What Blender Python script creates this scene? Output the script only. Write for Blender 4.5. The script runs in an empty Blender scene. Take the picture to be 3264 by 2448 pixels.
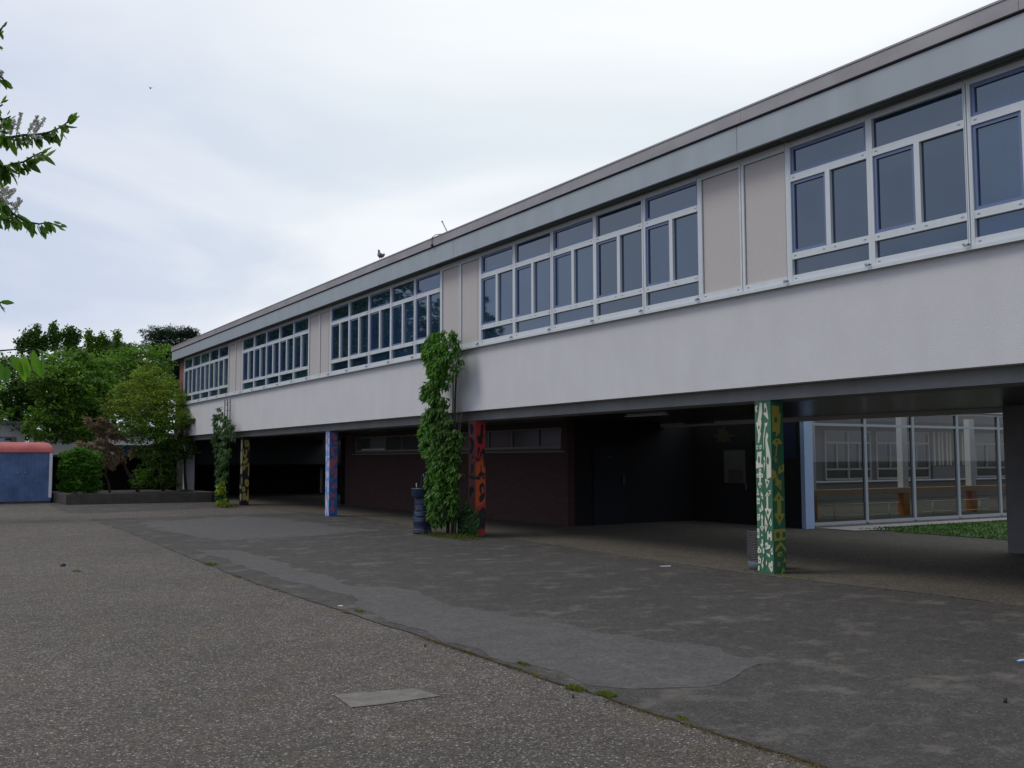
import bpy, math, random
import numpy as np
from mathutils import Vector, Matrix, noise
R = math.radians
C = bpy.context.scene.collection
scene = bpy.context.scene

# ------------------------------------------------------------------ camera
cam_d = bpy.data.cameras.new("camera"); cam = bpy.data.objects.new("camera", cam_d); C.objects.link(cam)
PITCH, YAW, ROLL, FPX = 0.076, 0.5533, -0.0026, 3151.3
cam.matrix_world = (Matrix.Translation((0, 0, 1.6)) @ Matrix.Rotation(-YAW, 4, 'Z')
                    @ Matrix.Rotation(math.pi/2 + PITCH, 4, 'X') @ Matrix.Rotation(ROLL, 4, 'Z'))
cam_d.sensor_width = 36; cam_d.lens = FPX/3264*36
cam_d.clip_start = 0.05; cam_d.clip_end = 3000
scene.camera = cam

# ------------------------------------------------------------------ sky
SUN_EL, SUN_AZ = R(52), R(-62)      # azimuth measured from +Y towards +X
world = bpy.data.worlds.new("World"); scene.world = world; world.use_nodes = True
nt = world.node_tree; nt.nodes.clear(); N = nt.nodes.new; L = nt.links.new
out = N('ShaderNodeOutputWorld'); bg = N('ShaderNodeBackground'); L(bg.outputs[0], out.inputs[0])
sky = N('ShaderNodeTexSky'); sky.sky_type = 'NISHITA'; sky.sun_disc = False
sky.sun_elevation = SUN_EL; sky.sun_rotation = SUN_AZ
tc = N('ShaderNodeTexCoord'); sep = N('ShaderNodeSeparateXYZ'); L(tc.outputs['Generated'], sep.inputs[0])
addz = N('ShaderNodeMath'); addz.operation = 'ADD'; addz.inputs[1].default_value = 0.16; L(sep.outputs[2], addz.inputs[0])
mxz = N('ShaderNodeMath'); mxz.operation = 'MAXIMUM'; mxz.inputs[1].default_value = 0.05; L(addz.outputs[0], mxz.inputs[0])
dv = N('ShaderNodeVectorMath'); dv.operation = 'DIVIDE'; L(tc.outputs['Generated'], dv.inputs[0])
cb = N('ShaderNodeCombineXYZ')
for i in range(3): L(mxz.outputs[0], cb.inputs[i])
L(cb.outputs[0], dv.inputs[1])
mp = N('ShaderNodeMapping'); mp.inputs['Scale'].default_value = (0.8, 0.85, 0.0); mp.inputs['Location'].default_value = (3.1, 1.7, 0)
L(dv.outputs[0], mp.inputs[0])
n1 = N('ShaderNodeTexNoise'); n1.inputs['Scale'].default_value = 0.9; n1.inputs['Detail'].default_value = 6; n1.inputs['Roughness'].default_value = 0.5
n1.inputs['Distortion'].default_value = 0.6; L(mp.outputs[0], n1.inputs[0])
rp = N('ShaderNodeValToRGB'); rp.color_ramp.elements[0].position = 0.41; rp.color_ramp.elements[1].position = 0.57
rp.color_ramp.elements[0].color = (0, 0, 0, 1); rp.color_ramp.elements[1].color = (1, 1, 1, 1); L(n1.outputs[0], rp.inputs[0])
# thin bright cloud towards +X (the right of the view), greyer violet cloud towards the left horizon
nm = N('ShaderNodeVectorMath'); nm.operation = 'DOT_PRODUCT'; nm.inputs[1].default_value = (0.80, 0.32, 0.50); L(tc.outputs['Generated'], nm.inputs[0])
mr = N('ShaderNodeMapRange'); mr.inputs['From Min'].default_value = 0.26; mr.inputs['From Max'].default_value = 0.80
mr.inputs['To Min'].default_value = 0.0; mr.inputs['To Max'].default_value = 1.0; L(nm.outputs['Value'], mr.inputs[0])
S = 10.0
cdark = N('ShaderNodeMixRGB'); L(mr.outputs[0], cdark.inputs[0])
cdark.inputs[1].default_value = (0.50*S, 0.57*S, 0.78*S, 1); cdark.inputs[2].default_value = (0.79*S, 0.86*S, 0.92*S, 1)
clite = N('ShaderNodeMixRGB'); L(mr.outputs[0], clite.inputs[0])
clite.inputs[1].default_value = (0.68*S, 0.71*S, 0.84*S, 1); clite.inputs[2].default_value = (1.0*S, 1.03*S, 1.05*S, 1)
cm = N('ShaderNodeMixRGB'); L(rp.outputs[0], cm.inputs[0]); L(cdark.outputs[0], cm.inputs[1]); L(clite.outputs[0], cm.inputs[2])
mixs = N('ShaderNodeMixRGB'); mixs.inputs[0].default_value = 0.95; L(sky.outputs[0], mixs.inputs[1]); L(cm.outputs[0], mixs.inputs[2])
L(mixs.outputs[0], bg.inputs[0]); bg.inputs[1].default_value = 0.1

sun_d = bpy.data.lights.new("sun", 'SUN'); sun_d.energy = 1.2; sun_d.angle = R(22); sun_d.color = (1, 0.95, 0.86)
sun = bpy.data.objects.new("sun", sun_d); C.objects.link(sun)
sd = Vector((math.sin(SUN_AZ)*math.cos(SUN_EL), math.cos(SUN_AZ)*math.cos(SUN_EL), math.sin(SUN_EL)))
sun.rotation_euler = sd.to_track_quat('Z', 'Y').to_euler()
vs = scene.view_settings; vs.view_transform = 'Standard'; vs.look = 'None'; vs.gamma = 1; vs.use_curve_mapping = False
vs.exposure = 0.0
scene.cycles.max_bounces = 6; scene.cycles.transparent_max_bounces = 12

# ------------------------------------------------------------------ materials
def mat(name, col, rough=0.8, metal=0.0, noise_amt=0.0, noise_scale=5.0, bump=0.0, bump_scale=60.0, spec=None, ior=None, coord='Object'):
    m = bpy.data.materials.new(name); m.use_nodes = True
    t = m.node_tree; b = t.nodes['Principled BSDF']
    b.inputs['Base Color'].default_value = (*col, 1); b.inputs['Roughness'].default_value = rough; b.inputs['Metallic'].default_value = metal
    if spec is not None: b.inputs['Specular IOR Level'].default_value = spec
    if ior is not None: b.inputs['IOR'].default_value = ior
    if noise_amt or bump:
        c = t.nodes.new('ShaderNodeTexCoord')
    if noise_amt:
        n = t.nodes.new('ShaderNodeTexNoise'); n.inputs['Scale'].default_value = noise_scale; n.inputs['Detail'].default_value = 6
        n.inputs['Roughness'].default_value = 0.65
        t.links.new(c.outputs[coord], n.inputs[0])
        r = t.nodes.new('ShaderNodeMapRange'); r.inputs['From Min'].default_value = 0.3; r.inputs['From Max'].default_value = 0.7
        r.inputs['To Min'].default_value = 1-noise_amt; r.inputs['To Max'].default_value = 1+noise_amt; t.links.new(n.outputs[0], r.inputs[0])
        mu = t.nodes.new('ShaderNodeVectorMath'); mu.operation = 'SCALE'; mu.inputs[0].default_value = col; t.links.new(r.outputs[0], mu.inputs['Scale'])
        t.links.new(mu.outputs[0], b.inputs['Base Color'])
    if bump:
        n2 = t.nodes.new('ShaderNodeTexNoise'); n2.inputs['Scale'].default_value = bump_scale; n2.inputs['Detail'].default_value = 3
        t.links.new(c.outputs[coord], n2.inputs[0])
        bp = t.nodes.new('ShaderNodeBump'); bp.inputs['Strength'].default_value = bump; bp.inputs['Distance'].default_value = 0.02
        t.links.new(n2.outputs[0], bp.inputs['Height']); t.links.new(bp.outputs[0], b.inputs['Normal'])
    return m

def ground_mat(name, c1, c2, stone, stone_scale, stone_amt, big=0.25, streak=None, bump=0.4, moss=None, patch=None):
    m = bpy.data.materials.new(name); m.use_nodes = True
    t = m.node_tree; b = t.nodes['Principled BSDF']; b.inputs['Roughness'].default_value = 0.9; b.inputs['Specular IOR Level'].default_value = 0.25
    n = t.nodes.new; l = t.links.new
    geo = n('ShaderNodeNewGeometry'); P = geo.outputs['Position']
    v = n('ShaderNodeTexVoronoi'); v.inputs['Scale'].default_value = stone_scale; l(P, v.inputs['Vector'])
    # per-stone brightness
    rr = n('ShaderNodeSeparateColor'); l(v.outputs['Color'], rr.inputs[0])
    ramp = n('ShaderNodeValToRGB'); e = ramp.color_ramp.elements
    e[0].position = 0.0; e[0].color = (*c1, 1); e[1].position = 1.0; e[1].color = (*stone, 1)
    k = e.new(1-stone_amt); k.color = (*c2, 1)
    l(rr.outputs[0], ramp.inputs[0]); col = ramp.outputs[0]
    def mul(col, scale, lo, hi, detail=5, vec=None, fr=(0.3, 0.7), rough=0.6):
        nz = n('ShaderNodeTexNoise'); nz.inputs['Scale'].default_value = scale; nz.inputs['Detail'].default_value = detail; nz.inputs['Roughness'].default_value = rough
        l(vec if vec else P, nz.inputs[0])
        mr = n('ShaderNodeMapRange'); mr.inputs['From Min'].default_value, mr.inputs['From Max'].default_value = fr
        mr.inputs['To Min'].default_value = lo; mr.inputs['To Max'].default_value = hi; l(nz.outputs[0], mr.inputs[0])
        s = n('ShaderNodeVectorMath'); s.operation = 'SCALE'; l(col, s.inputs[0]); l(mr.outputs[0], s.inputs['Scale']); return s.outputs[0]
    col = mul(col, 0.35, 1-big, 1+big); col = mul(col, 3.0, 0.88, 1.12); col = mul(col, 9.0, 0.84, 1.16); col = mul(col, 30.0, 0.74, 1.26)
    def blend(col, scale, c, lo, hi, amt, stretch=None, rot=0, detail=6):
        mp = n('ShaderNodeMapping'); l(P, mp.inputs[0]); mp.inputs['Rotation'].default_value = (0, 0, rot)
        if stretch: mp.inputs['Scale'].default_value = stretch
        nz = n('ShaderNodeTexNoise'); nz.inputs['Scale'].default_value = scale; nz.inputs['Detail'].default_value = detail; nz.inputs['Roughness'].default_value = 0.68
        l(mp.outputs[0], nz.inputs[0])
        mr = n('ShaderNodeMapRange'); mr.inputs['From Min'].default_value = lo; mr.inputs['From Max'].default_value = hi
        mr.inputs['To Max'].default_value = amt; l(nz.outputs[0], mr.inputs[0])
        mx = n('ShaderNodeMixRGB'); l(mr.outputs[0], mx.inputs[0]); l(col, mx.inputs[1]); mx.inputs[2].default_value = (*c, 1); return mx.outputs[0]
    if streak: col = blend(col, 1.1, streak, 0.53, 0.70, 0.75, (1.5, 1.9, 1), R(20)); col = blend(col, 5, streak, 0.58, 0.70, 0.5, (1.0, 1.6, 1), R(25))
    if moss:
        col = blend(col, 1.4, moss, 0.54, 0.72, 0.5); col = blend(col, 12, (0.085, 0.085, 0.035), 0.58, 0.70, 0.6); col = blend(col, 17, (0.14, 0.085, 0.07), 0.60, 0.72, 0.5)
        col = blend(col, 9, (0.06, 0.05, 0.04), 0.62, 0.74, 0.5)
    l(col, b.inputs['Base Color'])
    bp = n('ShaderNodeBump'); bp.inputs['Strength'].default_value = bump; bp.inputs['Distance'].default_value = 0.008
    l(v.outputs['Distance'], bp.inputs['Height']); l(bp.outputs[0], b.inputs['Normal'])
    return m

def brick_mat(name, c1, c2, mortar, scale=1.0):
    m = bpy.data.materials.new(name); m.use_nodes = True; t = m.node_tree; b = t.nodes['Principled BSDF']; b.inputs['Roughness'].default_value = 0.85
    n = t.nodes.new; l = t.links.new
    geo = n('ShaderNodeNewGeometry'); sp = n('ShaderNodeSeparateXYZ'); l(geo.outputs['Position'], sp.inputs[0])
    ad = n('ShaderNodeMath'); l(sp.outputs[0], ad.inputs[0]); l(sp.outputs[1], ad.inputs[1])
    cmb = n('ShaderNodeCombineXYZ'); l(ad.outputs[0], cmb.inputs[0]); l(sp.outputs[2], cmb.inputs[1])
    br = n('ShaderNodeTexBrick'); l(cmb.outputs[0], br.inputs[0]); br.inputs['Color1'].default_value = (*c1, 1); br.inputs['Color2'].default_value = (*c2, 1)
    br.inputs['Mortar'].default_value = (*mortar, 1); br.inputs['Scale'].default_value = 1; br.inputs['Brick Width'].default_value = 0.25
    br.inputs['Row Height'].default_value = 0.083; br.inputs['Mortar Size'].default_value = 0.008
    l(br.outputs[0], b.inputs['Base Color']); return m

def leaf_mat(name, c1, c2, trans=0.35, odd=None, odd_amt=0.1, rough=0.5):
    m = bpy.data.materials.new(name); m.use_nodes = True; t = m.node_tree; n = t.nodes.new; l = t.links.new
    b = t.nodes['Principled BSDF']; b.inputs['Roughness'].default_value = rough; b.inputs['Specular IOR Level'].default_value = 0.3
    geo = n('ShaderNodeNewGeometry'); ramp = n('ShaderNodeValToRGB'); e = ramp.color_ramp.elements
    e[0].color = (*c1, 1); e[1].color = (*c2, 1)
    if odd: e[1].position = 1-odd_amt; k = e.new(1.0); k.color = (*odd, 1)
    l(geo.outputs['Random Per Island'], ramp.inputs[0])
    nz = n('ShaderNodeTexNoise'); nz.inputs['Scale'].default_value = 0.9; nz.inputs['Detail'].default_value = 3; l(geo.outputs['Position'], nz.inputs[0])
    mr = n('ShaderNodeMapRange'); mr.inputs['From Min'].default_value = 0.35; mr.inputs['From Max'].default_value = 0.65
    mr.inputs['To Min'].default_value = 0.7; mr.inputs['To Max'].default_value = 1.35; l(nz.outputs[0], mr.inputs[0])
    s = n('ShaderNodeVectorMath'); s.operation = 'SCALE'; l(ramp.outputs[0], s.inputs[0]); l(mr.outputs[0], s.inputs['Scale'])
    l(s.outputs[0], b.inputs['Base Color'])
    tr = n('ShaderNodeBsdfTranslucent'); s2 = n('ShaderNodeVectorMath'); s2.operation = 'MULTIPLY'; l(s.outputs[0], s2.inputs[0]); s2.inputs[1].default_value = (1.3, 1.5, 0.6)
    l(s2.outputs[0], tr.inputs[0]); mx = n('ShaderNodeMixShader'); mx.inputs[0].default_value = trans
    l(b.outputs[0], mx.inputs[1]); l(tr.outputs[0], mx.inputs[2]); l(mx.outputs[0], t.nodes['Material Output'].inputs[0])
    return m

def glass_mat(name, tint=(0.42, 0.44, 0.42), f0=0.05):
    m = bpy.data.materials.new(name); m.use_nodes = True; t = m.node_tree; n = t.nodes.new; l = t.links.new
    t.nodes.remove(t.nodes['Principled BSDF'])
    g = n('ShaderNodeBsdfGlossy'); g.inputs['Roughness'].default_value = 0.01; tr = n('ShaderNodeBsdfTransparent'); tr.inputs[0].default_value = (*tint, 1)
    geo = n('ShaderNodeNewGeometry'); d = n('ShaderNodeVectorMath'); d.operation = 'DOT_PRODUCT'; l(geo.outputs['Normal'], d.inputs[0]); l(geo.outputs['Incoming'], d.inputs[1])
    def mth(op, a, b):
        k = n('ShaderNodeMath'); k.operation = op
        for i, v in enumerate((a, b)):
            if v is None: continue
            if isinstance(v, (int, float)): k.inputs[i].default_value = v
            else: l(v, k.inputs[i])
        return k.outputs[0]
    c = mth('ABSOLUTE', d.outputs['Value'], None); f = mth('POWER', mth('SUBTRACT', 1.0, c), 5.0); f = mth('ADD', mth('MULTIPLY', f, 1-f0), f0)
    mx = n('ShaderNodeMixShader'); l(f, mx.inputs[0]); l(tr.outputs[0], mx.inputs[1]); l(g.outputs[0], mx.inputs[2]); l(mx.outputs[0], t.nodes['Material Output'].inputs[0])
    return m

M = dict(
    render_=mat('white roughcast render', (0.60, 0.60, 0.595), 0.92, noise_amt=0.03, noise_scale=1.2, bump=0.35, bump_scale=120, coord='Object'),
    frame=mat('white window profile', (0.58, 0.62, 0.63), 0.45, noise_amt=0.05, noise_scale=8),
    sash=mat('blue grey sash', (0.12, 0.165, 0.29), 0.4),
    infill=mat('warm grey infill board', (0.49, 0.455, 0.43), 0.75, noise_amt=0.05, noise_scale=40),
    fascia=mat('blue grey fascia board', (0.33, 0.375, 0.40), 0.6, noise_amt=0.05, noise_scale=1.5),
    flash=mat('weathered zinc edging', (0.31, 0.30, 0.305), 0.6, metal=0.0, noise_amt=0.14, noise_scale=1.3),
    dark=mat('shadow gap', (0.012, 0.012, 0.012), 0.9),
    blind=mat('grey green blind box', (0.10, 0.115, 0.10), 0.7, noise_amt=0.1),
    beam=mat('painted concrete beam', (0.22, 0.23, 0.225), 0.85, noise_amt=0.1, noise_scale=3, bump=0.15),
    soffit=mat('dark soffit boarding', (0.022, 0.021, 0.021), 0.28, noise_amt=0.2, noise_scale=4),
    core=mat('dark grey wall paint', (0.045, 0.045, 0.044), 0.85, noise_amt=0.1, noise_scale=4, bump=0.1),
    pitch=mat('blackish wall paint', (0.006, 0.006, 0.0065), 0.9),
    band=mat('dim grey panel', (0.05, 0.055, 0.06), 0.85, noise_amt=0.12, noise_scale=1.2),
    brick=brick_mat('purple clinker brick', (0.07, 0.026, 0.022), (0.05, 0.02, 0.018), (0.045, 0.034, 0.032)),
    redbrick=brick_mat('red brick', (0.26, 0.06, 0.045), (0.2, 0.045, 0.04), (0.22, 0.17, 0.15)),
    bluedoor=mat('dark blue door paint', (0.002, 0.0035, 0.010), 0.8),
    metal=mat('grey metal', (0.3, 0.3, 0.3), 0.4, metal=0.8),
    steel=mat('galvanised steel', (0.22, 0.25, 0.27), 0.45, metal=0.6, noise_amt=0.15, noise_scale=10),
    pane=mat('dark window glass', (0.010, 0.026, 0.058), 0.02, noise_amt=0.25, noise_scale=1.1, ior=2.2),
    pane2=mat('dim strip window glass', (0.045, 0.052, 0.055), 0.2),
    glass=glass_mat('clear glazing'),
    white=mat('white paint', (0.62, 0.64, 0.66), 0.6, noise_amt=0.05),
    bluepost=mat('pale blue paint', (0.30, 0.42, 0.62), 0.5, noise_amt=0.06),
    orange=mat('orange timber', (0.42, 0.12, 0.03), 0.6, noise_amt=0.1),
    timber=mat('tan timber', (0.42, 0.25, 0.14), 0.6, noise_amt=0.12),
    concrete=mat('weathered concrete', (0.065, 0.056, 0.044), 0.95, noise_amt=0.3, noise_scale=4, bump=0.4, bump_scale=30),
    concslab=mat('light concrete', (0.165, 0.152, 0.13), 0.95, noise_amt=0.3, noise_scale=9, bump=0.5, bump_scale=50),
    soil=mat('dark soil', (0.03, 0.025, 0.02), 1.0, noise_amt=0.3),
    bark=mat('brown bark', (0.05, 0.04, 0.03), 0.95, noise_amt=0.3, noise_scale=12, bump=0.5, bump_scale=20),
    twig=mat('dark twig bark', (0.03, 0.025, 0.022), 0.9),
    leaf_dark=leaf_mat('dark green leaves', (0.030, 0.080, 0.014), (0.085, 0.175, 0.028)),
    leaf_mid=leaf_mat('mid green leaves', (0.042, 0.110, 0.014), (0.14, 0.255, 0.028)),
    leaf_lime=leaf_mat('yellow green leaves', (0.08, 0.14, 0.012), (0.22, 0.32, 0.03), odd=(0.26, 0.17, 0.08), odd_amt=0.18),
    leaf_low=leaf_mat('olive green leaves', (0.035, 0.085, 0.010), (0.12, 0.21, 0.022)),
    leaf_hedge=leaf_mat('hedge leaves', (0.035, 0.12, 0.014), (0.13, 0.30, 0.035)),
    leaf_vine=leaf_mat('vine leaves', (0.026, 0.085, 0.012), (0.095, 0.22, 0.024)),
    leaf_vine2=leaf_mat('dull vine leaves', (0.03, 0.075, 0.025), (0.07, 0.15, 0.04)),
    leaf_yellow=leaf_mat('yellow leaves', (0.14, 0.20, 0.02), (0.26, 0.30, 0.03)),
    leaf_brown=leaf_mat('withered brown needles', (0.15, 0.105, 0.06), (0.38, 0.26, 0.16), trans=0.2),
    leaf_pine=leaf_mat('pine needles', (0.016, 0.036, 0.02), (0.035, 0.068, 0.034), trans=0.15),
    leaf_cherry=leaf_mat('cherry leaves', (0.05, 0.13, 0.016), (0.14, 0.26, 0.03), trans=0.55, rough=0.35),
    petal=mat('white blossom', (0.75, 0.75, 0.66), 0.8),
    grassm=leaf_mat('grass blades', (0.03, 0.085, 0.012), (0.06, 0.14, 0.018)),
    rust=leaf_mat('rusty moss', (0.07, 0.045, 0.022), (0.16, 0.10, 0.045), odd=(0.10, 0.12, 0.02), odd_amt=0.3),
    weed=leaf_mat('weeds', (0.06, 0.10, 0.015), (0.16, 0.19, 0.03), odd=(0.15, 0.07, 0.03), odd_amt=0.2),
    pebble=mat('pale pebbles', (0.42, 0.39, 0.36), 0.95, noise_amt=0.35, noise_scale=40),
    trailer=None, redroof=mat('faded red roof', (0.40, 0.085, 0.075), 0.6, noise_amt=0.22, noise_scale=2.5),
    ground=ground_mat('coarse grey asphalt', (0.050, 0.043, 0.036), (0.158, 0.139, 0.123), (0.47, 0.43, 0.39), 100, 0.09, 0.15, bump=1.0, moss=(0.115, 0.105, 0.05)),
    asphalt=ground_mat('dark smooth asphalt', (0.053, 0.050, 0.045), (0.075, 0.070, 0.062), (0.17, 0.155, 0.135), 110, 0.06, 0.10, streak=(0.17, 0.155, 0.135), bump=0.3),
    patchm=ground_mat('light smooth asphalt', (0.088, 0.083, 0.080), (0.100, 0.095, 0.092), (0.15, 0.145, 0.14), 120, 0.1, 0.06, streak=(0.095, 0.09, 0.088), bump=0.12),
    paving=ground_mat('buff exposed aggregate', (0.07, 0.062, 0.048), (0.125, 0.112, 0.090), (0.24, 0.22, 0.18), 70, 0.1, 0.12, bump=0.4),
)
def trailer_mat():
    m = mat('faded blue boards', (0.075, 0.13, 0.255), 0.7, noise_amt=0.3, noise_scale=2.2); t = m.node_tree; n = t.nodes.new; l = t.links.new
    b = t.nodes['Principled BSDF']; geo = n('ShaderNodeNewGeometry'); w = n('ShaderNodeTexWave'); w.wave_type = 'BANDS'; w.bands_direction = 'X'
    w.inputs['Scale'].default_value = 3.4; w.inputs['Detail'].default_value = 0; l(geo.outputs['Position'], w.inputs[0])
    bp = n('ShaderNodeBump'); bp.inputs['Strength'].default_value = 0.45; bp.inputs['Distance'].default_value = 0.03; l(w.outputs['Fac'], bp.inputs['Height']); l(bp.outputs[0], b.inputs['Normal'])
    return m
M['trailer'] = trailer_mat()
pt_ = M['pane'].node_tree; pb_ = pt_.nodes['Principled BSDF']; pb_.inputs['Specular Tint'].default_value = (0.70, 0.86, 1.0, 1)
oi_ = pt_.nodes.new('ShaderNodeObjectInfo'); mr_ = pt_.nodes.new('ShaderNodeMapRange'); mr_.inputs['To Min'].default_value = 0.5; mr_.inputs['To Max'].default_value = 1.6; pt_.links.new(oi_.outputs['Random'], mr_.inputs[0])
sc_ = pt_.nodes.new('ShaderNodeVectorMath'); sc_.operation = 'SCALE'; pt_.links.new(pb_.inputs['Base Color'].links[0].from_socket, sc_.inputs[0]); pt_.links.new(mr_.outputs[0], sc_.inputs['Scale']); pt_.links.new(sc_.outputs[0], pb_.inputs['Base Color'])
gw_ = pt_.nodes.new('ShaderNodeNewGeometry'); nw_ = pt_.nodes.new('ShaderNodeTexNoise'); nw_.inputs['Scale'].default_value = 1.3; nw_.inputs['Detail'].default_value = 1; pt_.links.new(gw_.outputs['Position'], nw_.inputs[0])
bw_ = pt_.nodes.new('ShaderNodeBump'); bw_.inputs['Strength'].default_value = 0.08; bw_.inputs['Distance'].default_value = 0.02; pt_.links.new(nw_.outputs[0], bw_.inputs['Height']); pt_.links.new(bw_.outputs[0], pb_.inputs['Normal'])
def stains(m, amt, sc=(1, 5, 0.5)):
    t = m.node_tree; b = t.nodes['Principled BSDF']; n = t.nodes.new; l = t.links.new; src = b.inputs['Base Color'].links[0].from_socket
    geo = n('ShaderNodeNewGeometry'); mp = n('ShaderNodeMapping'); mp.inputs['Scale'].default_value = sc; l(geo.outputs['Position'], mp.inputs[0])
    nz = n('ShaderNodeTexNoise'); nz.inputs['Scale'].default_value = 1.0; nz.inputs['Detail'].default_value = 5; l(mp.outputs[0], nz.inputs[0])
    mr = n('ShaderNodeMapRange'); mr.inputs['From Min'].default_value = 0.35; mr.inputs['From Max'].default_value = 0.75; mr.inputs['To Min'].default_value = 1+amt*0.3; mr.inputs['To Max'].default_value = 1-amt; l(nz.outputs[0], mr.inputs[0])
    s = n('ShaderNodeVectorMath'); s.operation = 'SCALE'; l(src, s.inputs[0]); l(mr.outputs[0], s.inputs['Scale']); l(s.outputs[0], b.inputs['Base Color'])
stains(M['render_'], 0.03, (1, 3, 0.8)); stains(M['fascia'], 0.08, (1, 3, 0.3)); stains(M['flash'], 0.12, (1, 1.2, 6)); stains(M['trailer'], 0.25, (1.5, 1, 0.6)); stains(M['redroof'], 0.2, (2, 1, 3)); stains(M['beam'], 0.15, (1, 2, 1))

# ------------------------------------------------------------------ helpers
class MB:
    def __init__(s): s.v = []; s.f = []; s.m = []; s.sm = []
    def add(s, vs, fs, mi=0, smooth=False):
        o = len(s.v); s.v += [tuple(v) for v in vs]; s.f += [tuple(i+o for i in f) for f in fs]; s.m += [mi]*len(fs); s.sm += [smooth]*len(fs); return s
    def box(s, x0, x1, y0, y1, z0, z1, mi=0):
        x0, x1 = sorted((x0, x1)); y0, y1 = sorted((y0, y1)); z0, z1 = sorted((z0, z1))
        vs = [(x0,y0,z0),(x1,y0,z0),(x1,y1,z0),(x0,y1,z0),(x0,y0,z1),(x1,y0,z1),(x1,y1,z1),(x0,y1,z1)]
        return s.add(vs, [(0,3,2,1),(4,5,6,7),(0,1,5,4),(1,2,6,5),(2,3,7,6),(3,0,4,7)], mi)
    def prism(s, pts, z0, z1, mi=0):
        n = len(pts); vs = [(x, y, z0) for x, y in pts]+[(x, y, z1) for x, y in pts]
        return s.add(vs, [tuple(range(n-1, -1, -1)), tuple(range(n, 2*n))]+[(i, (i+1) % n, n+(i+1) % n, n+i) for i in range(n)], mi)
    def tube(s, path, rad, seg=7, mi=0):
        P = [Vector(p) for p in path]; n = len(P)
        rad = rad if isinstance(rad, (list, tuple)) else [rad]*n
        vs = []; up = Vector((0.31, 0.17, 1)).normalized()
        for i, p in enumerate(P):
            d = (P[min(i+1, n-1)]-P[max(i-1, 0)])
            d = d.normalized() if d.length > 1e-9 else Vector((0, 0, 1))
            a = d.cross(up); a = a if a.length > 0.2 else d.cross(Vector((1, 0.2, 0))); a.normalize(); b = d.cross(a)
            for k in range(seg):
                t = 2*math.pi*k/seg; vs.append(p+rad[i]*(math.cos(t)*a+math.sin(t)*b))
        fs = [(i*seg+k, i*seg+(k+1) % seg, (i+1)*seg+(k+1) % seg, (i+1)*seg+k) for i in range(n-1) for k in range(seg)]
        fs += [tuple(range(seg-1, -1, -1)), tuple((n-1)*seg+k for k in range(seg))]
        return s.add(vs, fs, mi, True)
    def lathe(s, prof, cx, cy, seg=24, mi=0, wob=0.0):
        vs = []
        for (r, z) in prof:
            for k in range(seg):
                t = 2*math.pi*k/seg
                rr = r*(1+wob*noise.noise(Vector((math.cos(t)*2, math.sin(t)*2, z*9))))
                vs.append((cx+rr*math.cos(t), cy+rr*math.sin(t), z+wob*0.12*noise.noise(Vector((math.cos(t)*1.3, math.sin(t)*1.3, z*5+7)))))
        n = len(prof)
        fs = [(i*seg+k, i*seg+(k+1) % seg, (i+1)*seg+(k+1) % seg, (i+1)*seg+k) for i in range(n-1) for k in range(seg)]
        return s.add(vs, fs, mi, True)
    def ball(s, c, r, seg=8, rings=6, mi=0):
        prof = [(max(1e-4, math.sin(math.pi*i/rings)), -math.cos(math.pi*i/rings)) for i in range(rings+1)]
        c = Vector(c); r = Vector(r) if hasattr(r, '__len__') else Vector((r, r, r))
        vs = [(c.x+r.x*p*math.cos(2*math.pi*k/seg), c.y+r.y*p*math.sin(2*math.pi*k/seg), c.z+r.z*z) for p, z in prof for k in range(seg)]
        fs = [(i*seg+k, i*seg+(k+1) % seg, (i+1)*seg+(k+1) % seg, (i+1)*seg+k) for i in range(rings) for k in range(seg)]
        return s.add(vs, fs, mi, True)
    def build(s, name, mats, root=None, origin=None):
        o = origin if origin is not None else (world_loc(root) if root else Vector((0, 0, 0)))
        o = Vector(o)
        me = bpy.data.meshes.new(name); me.from_pydata([tuple(Vector(v)-o) for v in s.v], [], s.f)
        if not isinstance(mats, (list, tuple)): mats = [mats]
        for m in mats: me.materials.append(m)
        me.polygons.foreach_set('material_index', s.m); me.polygons.foreach_set('use_smooth', s.sm); me.update()
        ob = bpy.data.objects.new(name, me); C.objects.link(ob)
        if root: ob.parent = root
        else: ob.location = o
        return ob
def world_loc(o):
    p = Vector((0, 0, 0))
    while o is not None: p += Vector(o.location); o = o.parent
    return p
def np_mesh(name, V, F, mats, root=None, origin=None, mi=None):
    """V (n,3), F (m,k) uniform polygons"""
    o = np.array(origin if origin is not None else (world_loc(root) if root else (0, 0, 0)), dtype=float)
    me = bpy.data.meshes.new(name); V = np.asarray(V, dtype=float)-o; F = np.asarray(F)
    me.vertices.add(len(V)); me.vertices.foreach_set('co', V.ravel().astype(np.float32))
    k = F.shape[1]; me.loops.add(F.size); me.loops.foreach_set('vertex_index', F.ravel().astype(np.int32))
    me.polygons.add(len(F)); me.polygons.foreach_set('loop_start', np.arange(0, F.size, k, dtype=np.int32))
    if not isinstance(mats, (list, tuple)): mats = [mats]
    for m in mats: me.materials.append(m)
    if mi is not None: me.polygons.foreach_set('material_index', np.asarray(mi, dtype=np.int32))
    me.update(calc_edges=True); me.validate()
    ob = bpy.data.objects.new(name, me); C.objects.link(ob)
    if root: ob.parent = root
    else: ob.location = Vector(o)
    return ob
def tag(o, label=None, cat=None, group=None, kind=None):
    if label: o['label'] = label
    if cat: o['category'] = cat
    if group: o['group'] = group
    if kind: o['kind'] = kind
    return o
def thing(name, loc, label, cat, group=None):
    o = bpy.data.objects.new(name, None); C.objects.link(o); o.location = loc; o.empty_display_size = 0.2
    return tag(o, label, cat, group)
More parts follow.
